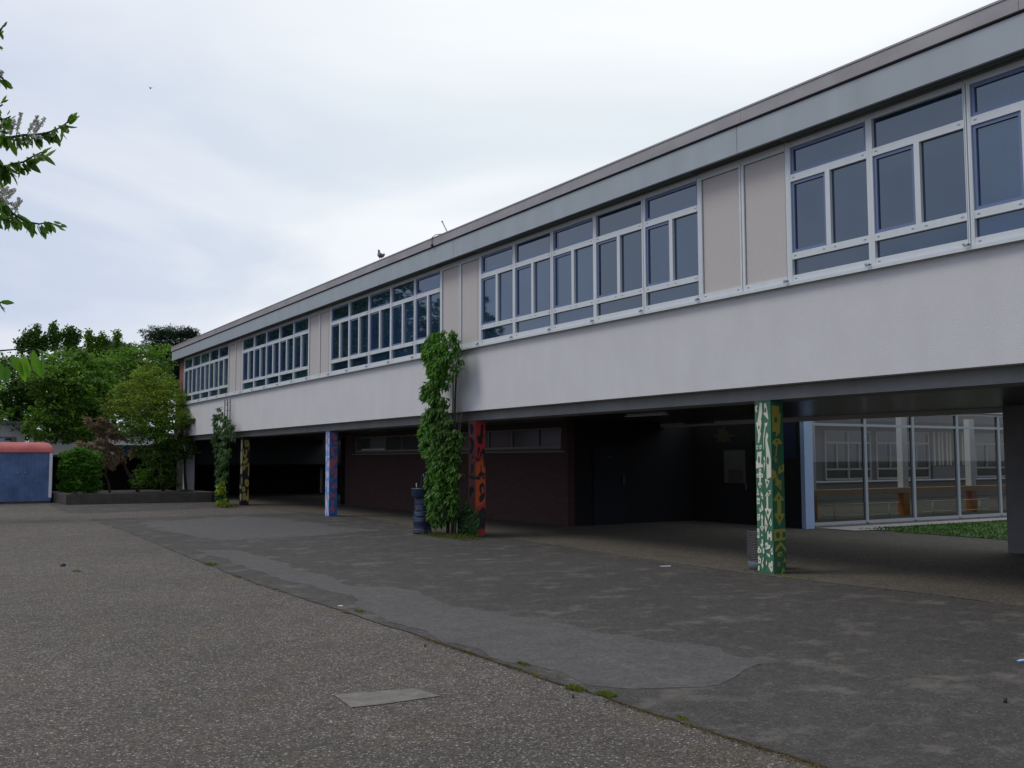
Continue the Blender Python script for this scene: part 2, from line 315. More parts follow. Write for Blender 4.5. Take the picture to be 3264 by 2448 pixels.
def ray(px, py, depth=None, X=None, Y=None, Z=None):
    """world point seen at photo pixel (3264 px wide) at a camera depth or on a plane: used to survey real positions"""
    d = Vector(((px-1632)/FPX, -(py-1224)/FPX, -1)); d = cam.matrix_world.to_3x3() @ d; c = Vector((0, 0, 1.6))
    if depth is not None: t = depth
    elif X is not None: t = X/d.x
    elif Y is not None: t = Y/d.y
    else: t = (Z-1.6)/d.z
    return c+d*t

# ------------------------------------------------------------------ ground
def sheet(name, pts, z, m, label, jag=0.0, seed=0, step=0.35, origin=None):
    rnd = random.Random(seed); out = []
    n = len(pts)
    for i in range(n):
        a = Vector(pts[i]).to_2d(); b = Vector(pts[(i+1) % n]).to_2d(); Ln = (b-a).length; k = max(1, int(Ln/step)) if jag else 1
        for j in range(k):
            p = a.lerp(b, j/k)
            if jag:
                q = Vector((p.x*1.7+seed, p.y*1.7, 0)); p = p+Vector((noise.noise(q), noise.noise(q+Vector((9, 3, 0)))))*jag
                q = q*4; p = p+Vector((noise.noise(q), noise.noise(q+Vector((9, 3, 0)))))*jag*0.45
            out.append((p.x, p.y))
    mb = MB(); mb.add([(x, y, z) for x, y in out], [tuple(range(len(out)))])
    o = mb.build(name, m); return tag(o, label, kind='structure')
sheet('ground', [(-400, -300), (500, -300), (500, 900), (-400, 900)], 0.0, M['ground'], 'coarse grey stony asphalt of the school yard')
sheet('asphalt_strip', [(4.16, -2), (10.42, -2), (10.42, 6.3), (10.3, 7.5), (10.15, 8.8), (10.05, 10.3), (10.1, 13), (10.4, 15.2), (10.42, 18), (9.9, 19.3), (10.5, 22), (10.9, 25.8), (10.4, 28.9), (8, 29.35), (4.47, 29.1), (4.33, 21.9), (4.07, 15.4), (4.0, 12.8), (4.06, 9.3), (4.08, 7), (4.08, 5.4), (4.14, 3.6)][::1], 0.004, M['asphalt'], 'darker smooth asphalt strip along the building', jag=0.05, seed=4)
sheet('asphalt_patch', [(5.2, 32.5), (4.41, 33.04), (4.67, 39.6), (5.6, 40.3), (10.4, 39), (10.43, 34.4), (7.67, 33.1)], 0.004, M['asphalt'], 'dark asphalt in front of the planter', jag=0.05, seed=9)
sheet('asphalt_patch', [(5.15, 26.7), (8.35, 28.2), (8.9, 26.0), (9.0, 22.5), (9.3, 20.9), (7.4, 20.0), (5.6, 19.9), (5.2, 22.2)], 0.0065, M['patchm'], 'pale worn asphalt near the blue pillar', jag=0.45, seed=2)
sheet('asphalt_patch', [(4.56, 18.1), (5.18, 17.5), (5.1, 15.2), (4.95, 13.8), (5.04, 12.76), (4.92, 11.8), (5.41, 11.5), (5.22, 9.65), (5.42, 8.57), (5.6, 7.36), (5.95, 6.36), (5.72, 5.71), (5.25, 5.5), (4.85, 5.35), (4.45, 5.6), (4.3, 5.8), (4.2, 6.55), (4.15, 7.5), (4.22, 9.02), (4.33, 10.5), (4.6, 10.9), (4.5, 11.7), (4.42, 13.2), (4.5, 15.6)], 0.0065, M['patchm'], 'pale smooth asphalt patch along the edge of the strip', jag=0.14, seed=12, step=0.15)
sheet('paving', [(10.435, -8), (17.9, -8), (17.9, 43.1), (10.55, 43.1), (10.47, 34.3), (10.35, 30), (10.95, 25.8), (10.55, 22), (10.0, 19.5), (10.46, 18), (10.44, 15.2), (10.2, 13), (10.12, 10.4), (10.22, 8.8), (10.37, 7.5)], 0.006, M['paving'], 'buff stone paving under the building')
sheet('concrete_slab', [(2.57, 6.5), (3.13, 6.36), (3.19, 6.07), (2.54, 6.1)], 0.005, M['concslab'], 'pale concrete slab set in the asphalt', jag=0.022, seed=5, step=0.08)
sheet('lawn', [(18.2, -8), (34, -8), (34, 15.2), (18.9, 15.2), (18.5, 13.7)], 0.012, mat('lawn soil', (0.05, 0.10, 0.02), 1.0, noise_amt=0.3), 'green lawn of the courtyard behind the passage')
sheet('gravel_strip', [(17.95, 14.7), (18.9, 14.5), (19.3, 15.1), (34, 15.1), (34, 15.72), (17.95, 15.72)], 0.016, M['pebble'], 'pale gravel strip below the glass passage')
def edge_x(y):
    return float(np.interp(y, [3.6, 5.4, 7, 9.3, 12.8, 15.4, 21.9, 29], [4.14, 4.08, 4.08, 4.06, 4.0, 4.07, 4.33, 4.47]))
gl = []; gr = []
for i in range(260):
    y = 3.3+i*0.06; q = Vector((edge_x(y)*1.7+4, y*1.7, 0)); j = noise.noise(q)*0.05+noise.noise(q*4)*0.0225
    w = max(0.0015, 0.012*noise.noise(Vector((y*2.3, 7, 1)))+0.008+0.006*noise.noise(Vector((y*9, 3, 1)))); gl.append((edge_x(y)+j-w-0.004, y)); gr.append((edge_x(y)+j+w*0.5, y))
sheet('edge_gap', gl+gr[::-1], 0.0055, M['soil'], 'dark ragged gap between coarse and smooth asphalt')
def blades(name, pts, h, m, seed, w=0.012, lean=0.5):
    rs = np.random.RandomState(seed); n = len(pts); P = np.array(pts)
    a = rs.uniform(0, 2*np.pi, n); hh = h*rs.uniform(0.5, 1.1, n); ww = w*rs.uniform(0.6, 1.3, n)
    side = np.stack([np.cos(a), np.sin(a), np.zeros(n)], 1)*ww[:, None]; b = rs.uniform(0, 2*np.pi, n)
    top = P+np.stack([np.cos(b)*lean*hh*rs.rand(n), np.sin(b)*lean*hh*rs.rand(n), hh], 1)
    V = np.stack([P-side, P+side, top], 1).reshape(-1, 3); F = np.arange(3*n).reshape(-1, 3)
    return V, F
rs = np.random.RandomState(3)
pts = np.stack([rs.uniform(18.3, 30, 16000), rs.uniform(6, 15.0, 16000), np.full(16000, 0.01)], 1)
V, F = blades('grass', pts, 0.05, None, 1, 0.018)
tag(np_mesh('lawn_grass', V, F, M['grassm']), 'short green grass of the courtyard lawn', 'grass', kind='stuff')
rs = np.random.RandomState(8); my = rs.uniform(3.6, 14, 5200); keep = np.array([noise.noise(Vector((y*1.9, 3.3, 0)))+0.5*noise.noise(Vector((y*6, 1.3, 0))) > 0.02+0.012*y for y in my]); my = my[keep]
mx_ = np.array([edge_x(y) for y in my])-0.02+rs.normal(0, 0.022, len(my)); V, F = blades('', np.stack([mx_, my, np.full(len(my), 0.003)], 1), 0.010, None, 4, 0.006, 1.4)
tag(np_mesh('edge_moss', V, F, M['rust']), 'rusty dry moss growing along the gap in the asphalt', 'moss', kind='stuff')
def tuft(x, y, r, n, h, label, m='weed', name='weed_tuft', group='weeds along the asphalt edge', seed=0, ry=None, kind=None):
    rs = np.random.RandomState(seed+int(x*100)); q = np.clip(rs.normal(0, 1, (n, 2)), -1.7, 1.7)*[r/2, (ry or r)/2]
    P = np.stack([x+q[:, 0], y+q[:, 1], np.full(n, 0.004)], 1); V, F = blades('', P, h, None, seed, 0.006, 1.0)
    # flat little leaves as well
    o = np_mesh(name, V, F, M[m], origin=(x, y, 0)); tag(o, label, 'weed', None if kind else group, kind); return o
K = 1.4756
for i, (dx, dy, r, n, h, lb) in enumerate([
    (1243, 1490, 0.05, 260, 0.03, 'widest green weed tuft on the edge between coarse and smooth asphalt'),
    (1308, 1503, 0.045, 220, 0.03, 'second green weed tuft just right of the widest one on the asphalt edge'),
    (1130, 1436, 0.04, 120, 0.02, 'thin weed tuft at the asphalt edge above the pale slab'),
    (775, 1322, 0.05, 110, 0.025, 'small weed tuft on the asphalt edge where the pale patch begins'),
    (455, 1221, 0.10, 120, 0.04, 'small weed tuft far along the asphalt edge'),
    (1015, 1412, 0.03, 70, 0.015, 'reddish dry weeds in the gap of the asphalt edge'),
    (1475, 1555, 0.03, 60, 0.02, 'small weed tuft on the edge nearest the bottom of the yard'),
    (165, 1235, 0.07, 160, 0.015, 'flat greenish weed growing alone in the coarse asphalt'),
    (1155, 1460, 0.02, 40, 0.015, 'tiny rust coloured weed left of the widest tuft'),
    ]):
    p = ray(dx*K, dy*K, Z=0.0); tuft(p.x, p.y, r, n, h, lb, seed=i, ry=r*2)
tuft(10.35, 9.8, 0.10, 260, 0.03, 'low yellowish weeds around the foot of the green pillar', seed=31, ry=0.7, kind='stuff')
tuft(9.75, 18.2, 0.35, 900, 0.10, 'grassy weeds at the foot of the big vine', seed=33, ry=1.1)

# ------------------------------------------------------------------ school building
WB, WP, S0, SP = 1.3219, 0.8693, 42.585, 8.348
bld = thing('school_building', (13.5, 20, 0), 'long two storey school building raised on painted pillars, white upper wall', 'building')
Y0, Y1 = -8.0, 43.45
mb = MB(); mb.box(10.11, 10.30, Y0, 42.66, 2.607, 3.925)
for y in (S0-SP*k-5*WB-WP for k in range(0, 6)): mb.box(10.1093, 10.112, y-0.004, y+0.004, 2.62, 3.9)
mb.build('upper_wall', [M['render_']], bld)
MB().box(10.33, 10.9, Y0, Y1-0.1, 2.42, 2.62).build('beam', M['beam'], bld)
mb = MB()
mb.box(10.9, 16.55, Y0, Y1-0.1, 2.5, 2.62)
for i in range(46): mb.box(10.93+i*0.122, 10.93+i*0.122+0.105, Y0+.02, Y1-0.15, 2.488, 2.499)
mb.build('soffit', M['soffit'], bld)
mb = MB(); mb.box(10.31, 16.5, Y0+0.02, Y1-0.12, 2.63, 5.85)
mb.build('rear_wall', M['pitch'], bld)
mb = MB(); mb.box(16.5, 16.62, Y0, Y1-0.1, 2.40, 5.85); mb.build('courtyard_wall', M['render_'], bld)
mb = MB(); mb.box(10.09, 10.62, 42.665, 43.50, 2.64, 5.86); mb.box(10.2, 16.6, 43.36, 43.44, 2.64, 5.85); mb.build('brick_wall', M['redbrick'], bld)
roof = MB().box(9.852, 17.0, Y0, 43.72, 5.87, 6.40).build('roof', M['core'], bld)
mb = MB()
ys = [43.74]+[S0-SP*k-5*WB-WP-0.2 for k in range(-0, 6)]+[Y0]
ys = sorted(set(ys))
for a, b in zip(ys[:-1], ys[1:]): mb.box(9.80, 9.85, a+0.004, b-0.004, 5.857, 6.235)
mb.box(9.81, 9.849, Y0, 43.73, 5.86, 6.24, 1); mb.box(9.85, 16.9, 43.722, 43.75, 5.857, 6.235)
mb.build('fascia', [M['fascia'], M['dark']], roof)
MB().box(9.83, 9.851, Y0, 43.73, 6.236, 6.262).build('shadow_gap', M['dark'], roof)
mb = MB(); y = 43.76
sm = sorted([43.76, 39.0, 34.9, 30.8, 26.5, 22.2, 18.2, 17.99, 13.83, 9.75, 5.72, 1.6, -3, Y0])
for a, b in zip(sm[:-1], sm[1:]):
    mb.box(9.765, 9.86, a+0.0025, b-0.0025, 6.262, 6.43); mb.box(9.755, 9.95, a+0.0015, b-0.0015, 6.431, 6.455)
mb.box(9.86, 17, 43.73, 43.765, 6.262, 6.43)
mb.box(9.775, 9.858, Y0, 43.72, 6.27, 6.42, 1)
mb.build('roof_edging', [M['flash'], M['dark']], roof)
mb = MB(); mb.box(9.851, 10.10, Y0, 43.4, 5.90, 5.99); mb.build('eaves_soffit', M['beam'], roof)
# blind boxes, one long rail with offsets
mb = MB()
for k in range(6):
    y = S0-SP*k
    mb.box(9.90, 9.99, y-5*WB+0.02, y-0.02, 5.865, 5.898, 0); mb.box(10.0, 10.06, y-5*WB+0.02, y-0.02, 5.855, 5.898, 0)
mb.build('blind_box', M['blind'], bld)
MB().box(10.07, 10.12, Y0, 42.66, 5.815, 5.90).build('head_rail', M['frame'], bld)
# sill
mb = MB(); mb.box(10.02, 10.12, Y0, 42.66, 3.928, 3.948); mb.box(10.02, 10.028, Y0, 42.66, 3.905, 3.928)
for k in range(6):
    for j in list(range(6)):
        y = S0-SP*k-j*WB; mb.box(9.985, 10.03, y-0.012, y+0.0, 3.955, 3.975, 1); mb.box(9.985, 9.995, y-0.012, y+0.05, 3.945, 3.965, 1)
        mb.box(10.005, 10.009, y-0.008, y-0.004, 3.95, 5.87, 1) if (j in (0, 2, 5)) else None
mb.build('window_sill', [M['frame'], M['steel']], bld)
# window bay (local: y 0..WB, photo-left is +y)
def bay(topblue, wide_left=0.045, name='window', gap=False):
    f = MB(); xf, xb = 10.065, 10.135
    zz = [3.948, 4.04, 4.255, 4.345, 5.315, 5.41, 5.785, 5.814]
    yl, yr = 0.0, WB; m_ = 0.045; c = WB/2
    g = 0.012 if gap else 0.0005
    f.box(xf, xb, yl+g, yl+m_, zz[0], zz[7]); f.box(xf, xb, yr-m_, yr-0.0005, zz[0], zz[7])
    if gap: f.box(xf+.03, xb, yl, yl+g, zz[0], zz[7], 1)
    for a, b in ((zz[0], zz[1]), (zz[2], zz[3]), (zz[4], zz[5]), (zz[6], zz[7])): f.box(xf+0.002, xb, yl+m_, yr-m_, a, b)
    f.box(xf+0.001, xb, c-0.04, c+0.035, zz[3], zz[4])
    for z in (zz[3]-0.045, zz[5]-0.045, zz[0]+.045):
        for y in (yl+0.10, yr-0.10, c-0.10, c+0.08):
            if abs(y-c) < .2 and z != zz[3]-0.045: continue
            f.box(xf-0.001, xf+0.004, y-0.018, y+0.018, z-0.006, z+0.006, 2)
    root_f = f
    p = MB(); p.box(10.11, 10.118, yl+m_, yr-m_, zz[1], zz[2]); p.box(10.11, 10.118, yl+m_, c-0.04, zz[3], zz[4]); p.box(10.11, 10.118, c+0.035, yr-m_, zz[3], zz[4]); p.box(10.11, 10.118, yl+m_, yr-m_, zz[5], zz[6])
    s = MB()
    def ring(y0, y1, z0, z1, w=0.042, x0=10.085, x1=10.109):
        s.box(x0, x1, y0, y0+w, z0, z1); s.box(x0, x1, y1-w, y1, z0, z1); s.box(x0, x1, y0+w, y1-w, z0, z0+w); s.box(x0, x1, y0+w, y1-w, z1-w, z1)
    ring(c+0.036, yr-m_-.001, zz[3]+.001, zz[4]-.001)
    if topblue: ring(yl+m_+.001, yr-m_-.001, zz[5]+.001, zz[6]-.001)
    o = root_f.build('window', [M['frame'], M['dark'], M['steel']], origin=(0, 0, 0))
    pp = p.build('pane', M['pane'], origin=(0, 0, 0)); pp.parent = o; pp.location = (0, 0, 0)
    ss = s.build('sash', M['sash'], origin=(0, 0, 0)); ss.parent = o; ss.location = (0, 0, 0)
    return o
def copy_part(o, root, dy):
    c = o.copy(); C.objects.link(c); c.parent = root; c.location = Vector((0, dy, 0))-Vector(root.location)
    for ch in o.children:
        d = ch.copy(); C.objects.link(d); d.parent = c
    return c
protos = [bay(True), bay(False), bay(True, gap=True), bay(False, gap=True)]
def panel(y0, y1, gap):
    f = MB(); f.box(10.065, 10.135, y0+(0.014 if gap else 0), y0+0.045, 3.948, 5.814); f.box(10.065, 10.135, y1-0.045, y1, 3.948, 5.814)
    f.box(10.067, 10.135, y0+.045, y1-.045, 3.948, 4.04); f.box(10.067, 10.135, y0+.045, y1-.045, 5.765, 5.814)
    f.box(10.092, 10.12, y0+.0455, y1-.0455, 4.041, 5.764, 1); f.box(10.09, 10.1, y0+.045, y0+.051, 4.04, 5.765, 2); f.box(10.09, 10.1, y1-.051, y1-.045, 4.04, 5.765, 2)
    f.box(10.09, 10.1, y0+.051, y1-.051, 5.757, 5.765, 2)
    if gap: f.box(10.09, 10.13, y0, y0+.013, 3.948, 5.814, 2)
    for y in (y0+0.1, y1-0.1): f.box(10.063, 10.068, y-0.018, y+0.018, 3.99, 4.002, 3)
    return f.build('infill_panel', [M['frame'], M['infill'], M['dark'], M['steel']], bld)
used = [False]*4
for k in range(5):
    top = S0-SP*k
    for j in range(5):
        y = top-(j+1)*WB
        tb = (j % 2 == 0) if k != 2 else (j % 2 == 0); idx = (0 if tb else 1)+(2 if j in (1, 3) else 0)
        copy_part(protos[idx], bld, y)
    panel(top-5*WB-WP, top-5*WB, True); 
    panel(top-SP, top-5*WB-WP, False)
y = S0-5*SP
while y > Y0+0.2: panel(max(Y0, y-WP), y, True); y -= WP
panel(S0, 42.66, False)
for o in protos:
    for ch in list(o.children): bpy.data.objects.remove(ch)
    bpy.data.objects.remove(o)

# painted pillars -------------------------------------------------------
def polyface(mb, pts, conv, off, mi):
    vs = [conv(x, y, off) for x, y in pts]; mb.add(vs, [tuple(range(len(vs)))], mi)
def ell(cx, cy, rx, ry, n=10): return [(cx+rx*math.cos(2*math.pi*i/n), cy+ry*math.sin(2*math.pi*i/n)) for i in range(n)]
def pillar(yk, mats, front, end, fx, ex, ytb, h=2.418, fconv=None):
    """front/end: lists of (poly, matindex); fx=(xl,xr) pixel extents of the faces; ytb=(ytop,ybottom)"""
    x0, x1, y0, y1 = 10.33, 10.57, yk, yk+0.30
    mb = MB(); mb.box(x0, x1, y0, y1, 0, h-0.001)
    if fconv is None:
        def uvf(x, y): return (x-fx[0])/(fx[1]-fx[0])
        def uve(x, y): return (x-ex[0])/(ex[1]-ex[0])
    else: uvf, uve = fconv
    def cf(x, y, o):
        u = min(1, max(0, uvf(x, y))); v = 1-min(1, max(0, (y-ytb[0])/(ytb[1]-ytb[0]))); return (x0-o, y1-u*(y1-y0), v*(h-0.03)+0.01)
    def ce(x, y, o):
        u = min(1, max(0, uve(x, y))); v = 1-min(1, max(0, (y-ytb[0])/(ytb[1]-ytb[0]))); return (x0+u*(x1-x0), y0-o, v*(h-0.03)+0.01)
    for lst, cv in ((front, cf), (end, ce)):
        for i, (pl, mi) in enumerate(lst):
            polyface(mb, pl, cv, 0.0015+0.00012*i+(0.003 if mi == 0 or mi == 3 else 0), mi)
    return mb.build('pillar', mats, bld)
def with_holes(shapes, mi, hm=0):
    res = []
    for s in shapes:
        pts, holes = s if isinstance(s, tuple) and isinstance(s[0], list) else (s, [])
        res.append((pts, mi)); res += [(ell(*h), hm) for h in holes]
    return res
gF = [
 ([(170,125),(195,100),(205,120),(190,135),(200,160),(182,175),(175,150)], []),
 ([(232,82),(262,92),(262,170),(243,235),(250,262),(232,345),(243,355),(215,445),(200,435),(208,370),(182,262),(200,255),(215,190)], [(217,303,9,17)]),
 ([(283,95),(310,92),(330,190),(335,240),(300,210),(275,185),(290,170)], [(303,155,10,22)]),
 ([(285,270),(325,262),(315,300),(302,295),(280,400),(275,500),(267,500),(270,380),(292,290)], []),
 ([(312,345),(332,375),(318,420),(350,540),(358,600),(358,740),(305,762),(303,560),(296,440),(298,390)], [(322,597,13,35)]),
 ([(180,465),(205,462),(205,495),(182,498)], [(193,480,6,9)]), ([(218,465),(255,460),(240,495),(225,500)], [(232,478,5,7)]),
 ([(195,525),(248,515),(240,620),(262,640),(262,655),(178,668),(178,605),(190,600)], [(215,590,12,32)]),
 ([(272,555),(292,585),(290,620),(272,710)], [(280,605,5,12)]),
 ([(212,670),(242,670),(238,710),(262,715),(262,745),(238,748),(232,790),(250,800),(225,842),(198,802),(218,790),(215,750),(185,745),(185,715),(212,712)], [(227,690,6,7),(205,732,6,7),(245,730,6,7),(227,815,7,8)]),
 ([(285,755),(340,775),(305,845)], [(313,788,10,14)]), ([(193,830),(215,900),(185,905)], [(200,880,5,8)]),
 ([(232,870),(258,895),(262,940),(245,930),(232,900)], [(248,912,5,8)]), ([(185,925),(220,930),(218,980),(187,985)], [(203,957,7,9)]),
 ([(328,855),(352,855),(350,890),(335,895)], [(342,873,5,7)]),
 ([(310,870),(335,905),(320,908),(320,1015),(360,1020),(318,1115),(278,1020),(300,1010),(300,910),(287,905)], [(313,1048,11,17),(311,900,5,6)]),
 ([(240,960),(258,1000),(262,1030),(222,1055),(212,1020),(238,1010)], [(235,1023,6,8)]),
 ([(190,1070),(222,1065),(222,1100),(212,1130),(205,1110),(200,1130),(190,1130)], [(203,1088,6,8)]),
 ([(245,1065),(262,1100),(252,1110),(255,1170),(270,1180),(245,1220),(220,1180),(238,1170),(240,1110),(230,1100)], [(245,1185,7,9)]),
 ([(280,1070),(312,1160),(285,1230),(275,1180)], [(292,1163,6,12)]), ([(348,1095),(360,1145),(350,1175),(340,1150),(328,1150)], [(344,1135,5,7)]),
 [(305,1215),(320,1215),(320,1235),(338,1235),(338,1215),(355,1215),(355,1295),(340,1295),(338,1265),(320,1265),(318,1290),(303,1285)],
 ([(187,1195),(213,1198),(213,1280),(187,1280)], [(198,1240,6,20)]), ([(240,1235),(252,1258),(232,1262)], []),
 ([(240,1285),(255,1290),(255,1330),(262,1330),(240,1365),(222,1330),(238,1325)], []),
 ([(200,1355),(212,1350),(220,1375),(235,1375),(232,1405),(190,1412),(190,1380)], [(209,1390,7,8)]),
 ([(250,1365),(270,1360),(268,1410),(250,1410)], []),
 ([(280,1315),(310,1310),(312,1330),(338,1330),(338,1360),(285,1375)], [(295,1345,7,9)]), ([(360,1345),(368,1410),(350,1415),(338,1380)], [(354,1385,5,8)]),
 ([(290,1405),(330,1410),(335,1440),(310,1430)], []), ([(195,1440),(210,1435),(215,1455),(230,1455),(228,1500),(195,1500)], [(209,1475,6,8)]),
 ([(255,1440),(262,1450),(248,1500),(260,1515),(245,1545),(235,1505)], []), ([(345,1465),(362,1470),(362,1550),(345,1565),(315,1520),(320,1480),(340,1490)], [(345,1520,6,9)]),
 ([(195,1525),(212,1520),(212,1560),(192,1565)], []), ([(290,1465),(300,1490),(292,1515),(284,1490)], []),
]
gE = [
 ([(370,115),(432,120),(432,180),(445,185),(435,345),(408,388),(400,375),(408,345),(375,345)], [(402,240,12,28)]),
 ([(370,440),(395,405),(430,405),(452,440),(450,455),(425,450),(412,470),(405,560),(412,580),(400,622),(380,570),(395,560),(402,470),(388,460)], [(408,428,8,8),(400,573,8,14)]),
 ([(465,625),(465,690),(415,720),(420,660)], [(443,663,8,12)]),
 ([(362,672),(395,690),(410,750),(428,775),(442,765),(440,860),(385,800),(400,790),(385,762),(365,755)], [(390,755,6,9),(423,818,7,10)]),
 ([(415,868),(465,945),(435,948),(438,1060),(468,1062),(420,1165),(380,1060),(405,1055),(405,950),(372,948)], [(416,925,9,16),(423,1095,10,17)]),
 ([(375,1195),(470,1190),(470,1290),(375,1298)], [(405,1245,17,28),(455,1245,14,28)]),
 [(430,1300),(475,1370),(472,1395),(430,1335),(395,1385),(382,1385),(390,1345)],
 ([(415,1390),(440,1390),(442,1430),(410,1432),(395,1415)], [(425,1412,7,9)]),
 ([(460,1440),(472,1480),(445,1485)], []), ([(402,1475),(425,1485),(418,1520),(398,1510)], [(411,1498,5,8)]), ([(445,1520),(462,1560),(430,1575)], []),
]
gxl = lambda y: 165+(y-90)*25/1480; gxc = lambda y: 362+(y-75)*10/1500; gxr = lambda y: 460+(y-80)*15/1490
P_green = mat('green pillar paint', (0.035, 0.145, 0.075), 0.5, noise_amt=0.12, noise_scale=6)
P_cream = mat('cream pillar paint', (0.62, 0.62, 0.50), 0.55, noise_amt=0.06, noise_scale=9)
P_yel = mat('yellow pillar paint', (0.36, 0.33, 0.055), 0.55, noise_amt=0.06, noise_scale=9)
g0 = with_holes(gF, 1)+[([(267, 80), (270, 80), (275, 1578), (272, 1578)], 3)]
pl = pillar(9.85, [P_green, P_cream, P_yel, mat('groove', (0.01, 0.05, 0.03), 0.9)], g0, with_holes(gE, 2), None, None, (80, 1578),
       fconv=(lambda x, y: (x-gxl(y))/(gxc(y)-gxl(y)), lambda x, y: (x-gxc(y))/(gxr(y)-gxc(y))))
pl['label'] = 'green pillar painted with cream and yellow arrows and angular shapes'
# red
P_red = mat('red pillar paint', (0.46, 0.035, 0.04), 0.5, noise_amt=0.15, noise_scale=3); P_blk = mat('black pillar paint', (0.012, 0.013, 0.02), 0.5)
P_or = mat('orange pillar paint', (0.55, 0.10, 0.02), 0.5, noise_amt=0.12, noise_scale=3); P_gr = mat('greyish red pillar paint', (0.26, 0.09, 0.085), 0.6, noise_amt=0.15, noise_scale=5)
def blobpts(pts): # smooth closed curve through points
    n = len(pts); o = []
    for i in range(n):
        p0, p1, p2, p3 = pts[i-1], pts[i], pts[(i+1) % n], pts[(i+2) % n]
        for t in (0, 0.33, 0.66):
            o.append(tuple(0.5*((2*p1[k])+(-p0[k]+p2[k])*t+(2*p0[k]-5*p1[k]+4*p2[k]-p3[k])*t*t+(-p0[k]+3*p1[k]-3*p2[k]+p3[k])*t**3) for k in (0, 1)))
    return o
rE = [([(985, 700), (1110, 640), (1110, 1180), (985, 1260)], 1)]
for s in ([(1060,215),(1085,225),(1080,330),(1088,360),(1070,395),(1072,440),(1052,470),(1020,450),(1005,380),(1020,350),(1045,360),(1045,330)],
          [(1020,500),(1045,515),(1040,540),(1022,600),(1008,600),(1012,560)], [(985,625),(1010,630),(1030,650),(1050,560),(1085,520),(1108,560),(1108,745),(1090,740),(1080,610),(1060,600),(1025,685),(990,650)],
          [(1050,735),(1062,740),(1065,810),(1105,830),(1105,870),(1090,915),(1060,860),(1040,905),(990,905),(985,880),(1010,850),(1045,810)],
          [(1060,950),(1095,965),(1100,1050),(1090,1110),(1085,1010),(1065,1010),(1060,1085),(1040,1070),(1035,990)], [(1095,1070),(1105,1110),(1085,1160),(1060,1190),(1030,1170),(1040,1110)],
          [(1010,1340),(1100,1250),(1105,1500),(1040,1510),(1020,1450)]): rE.append((blobpts(s), 2))
rE += [(ell(1080, 600, 8, 14), 0), (ell(1020, 860, 8, 12), 1), (ell(1088, 858, 8, 10), 1)]
rF = [([(936, 180), (984, 180), (984, 1400), (936, 1400)], 4)]
for s in ([(945,215),(965,215),(972,260),(965,330),(950,320)], [(940,380),(970,400),(975,480),(960,580),(942,560),(955,480)], [(965,600),(975,620),(962,650)],
          [(955,720),(970,720),(970,800),(955,840)], [(940,850),(985,880),(985,905),(945,895)], [(945,1010),(968,1000),(975,1050),(960,1080),(948,1150),(942,1060)]): rF.append((blobpts(s), 2))
pl = pillar(9.85+SP, [P_red, P_or, P_blk, P_red, P_gr], rF, rE, (936, 985), (985, 1110), (180, 1600)); pl['label'] = 'red and orange pillar painted with black curling shapes'
# blue
P_blue = mat('blue pillar paint', (0.03, 0.13, 0.36), 0.5, noise_amt=0.15, noise_scale=4); P_pink = mat('pink pillar paint', (0.42, 0.12, 0.15), 0.55, noise_amt=0.1)
P_blue_lit = mat('lit blue pillar paint', (0.14, 0.32, 0.62), 0.5, noise_amt=0.2, noise_scale=5); P_pink_lit = mat('lit pink pillar paint', (0.62, 0.48, 0.56), 0.55, noise_amt=0.15)  # front face catches the sky: its light is put into paler blue and pink
bE = [(s, 1) for s in ([(345,170),(375,165),(430,230),(420,275),(385,290),(345,250),(335,200)], [(325,310),(345,310),(345,350),(325,370)], [(365,330),(430,310),(430,345),(365,360)],
      [(340,400),(430,385),(430,410),(365,425),(395,520),(345,540),(340,470)], [(435,515),(435,620),(325,795),(325,610)], [(380,740),(430,730),(430,770),(395,790),(360,835),(335,830)],
      [(395,830),(435,790),(430,870),(375,915),(345,965),(345,895),(385,890)], [(375,985),(430,975),(432,1055),(400,1040),(375,1100),(375,1060),(345,1045)],
      [(325,1095),(375,1145),(410,1150),(415,1205),(370,1190),(325,1225),(345,1165)], [(355,1240),(395,1265),(380,1340),(405,1410),(345,1455),(325,1370),(360,1345)])]
bE += [(ell(403, 583, 14, 20), 0), (ell(403, 753, 8, 11), 0), (ell(403, 1008, 9, 11), 0), (ell(355, 1410, 12, 16), 0), (ell(365, 912, 8, 12), 0)]
bF = [([(236, 145), (319, 145), (319, 1495), (236, 1495)], 4)]
for s in ([(240,150),(262,150),(258,240),(245,330),(240,300)], [(285,160),(305,165),(308,200),(290,220)], [(290,245),(312,250),(300,350),(285,330)], [(240,330),(265,350),(262,440),(243,480)], [(280,390),(300,400),(300,470),(288,500)],
          [(242,540),(270,530),(265,610),(242,610)], [(275,540),(312,530),(312,565),(280,570)], [(285,620),(316,615),(316,720),(290,700),(265,720),(270,660)], [(245,790),(300,780),(312,830),(285,900),(250,870)],
          [(242,920),(262,950),(260,1000),(245,1060)], [(285,930),(305,930),(308,1110),(285,1120)], [(242,1120),(262,1180),(290,1300),(312,1490),(300,1480),(262,1370),(242,1290)], [(285,1140),(318,1180),(316,1230),(288,1225)],
          [(240,1385),(262,1400),(265,1470),(240,1460)]): bF.append((s, 2))
pl = pillar(9.85+2*SP, [P_blue, P_pink, P_pink_lit, P_blue, P_blue_lit], bF, bE, (236, 319), (319, 435), (145, 1500)); pl['label'] = 'blue pillar painted with pink angular shapes'
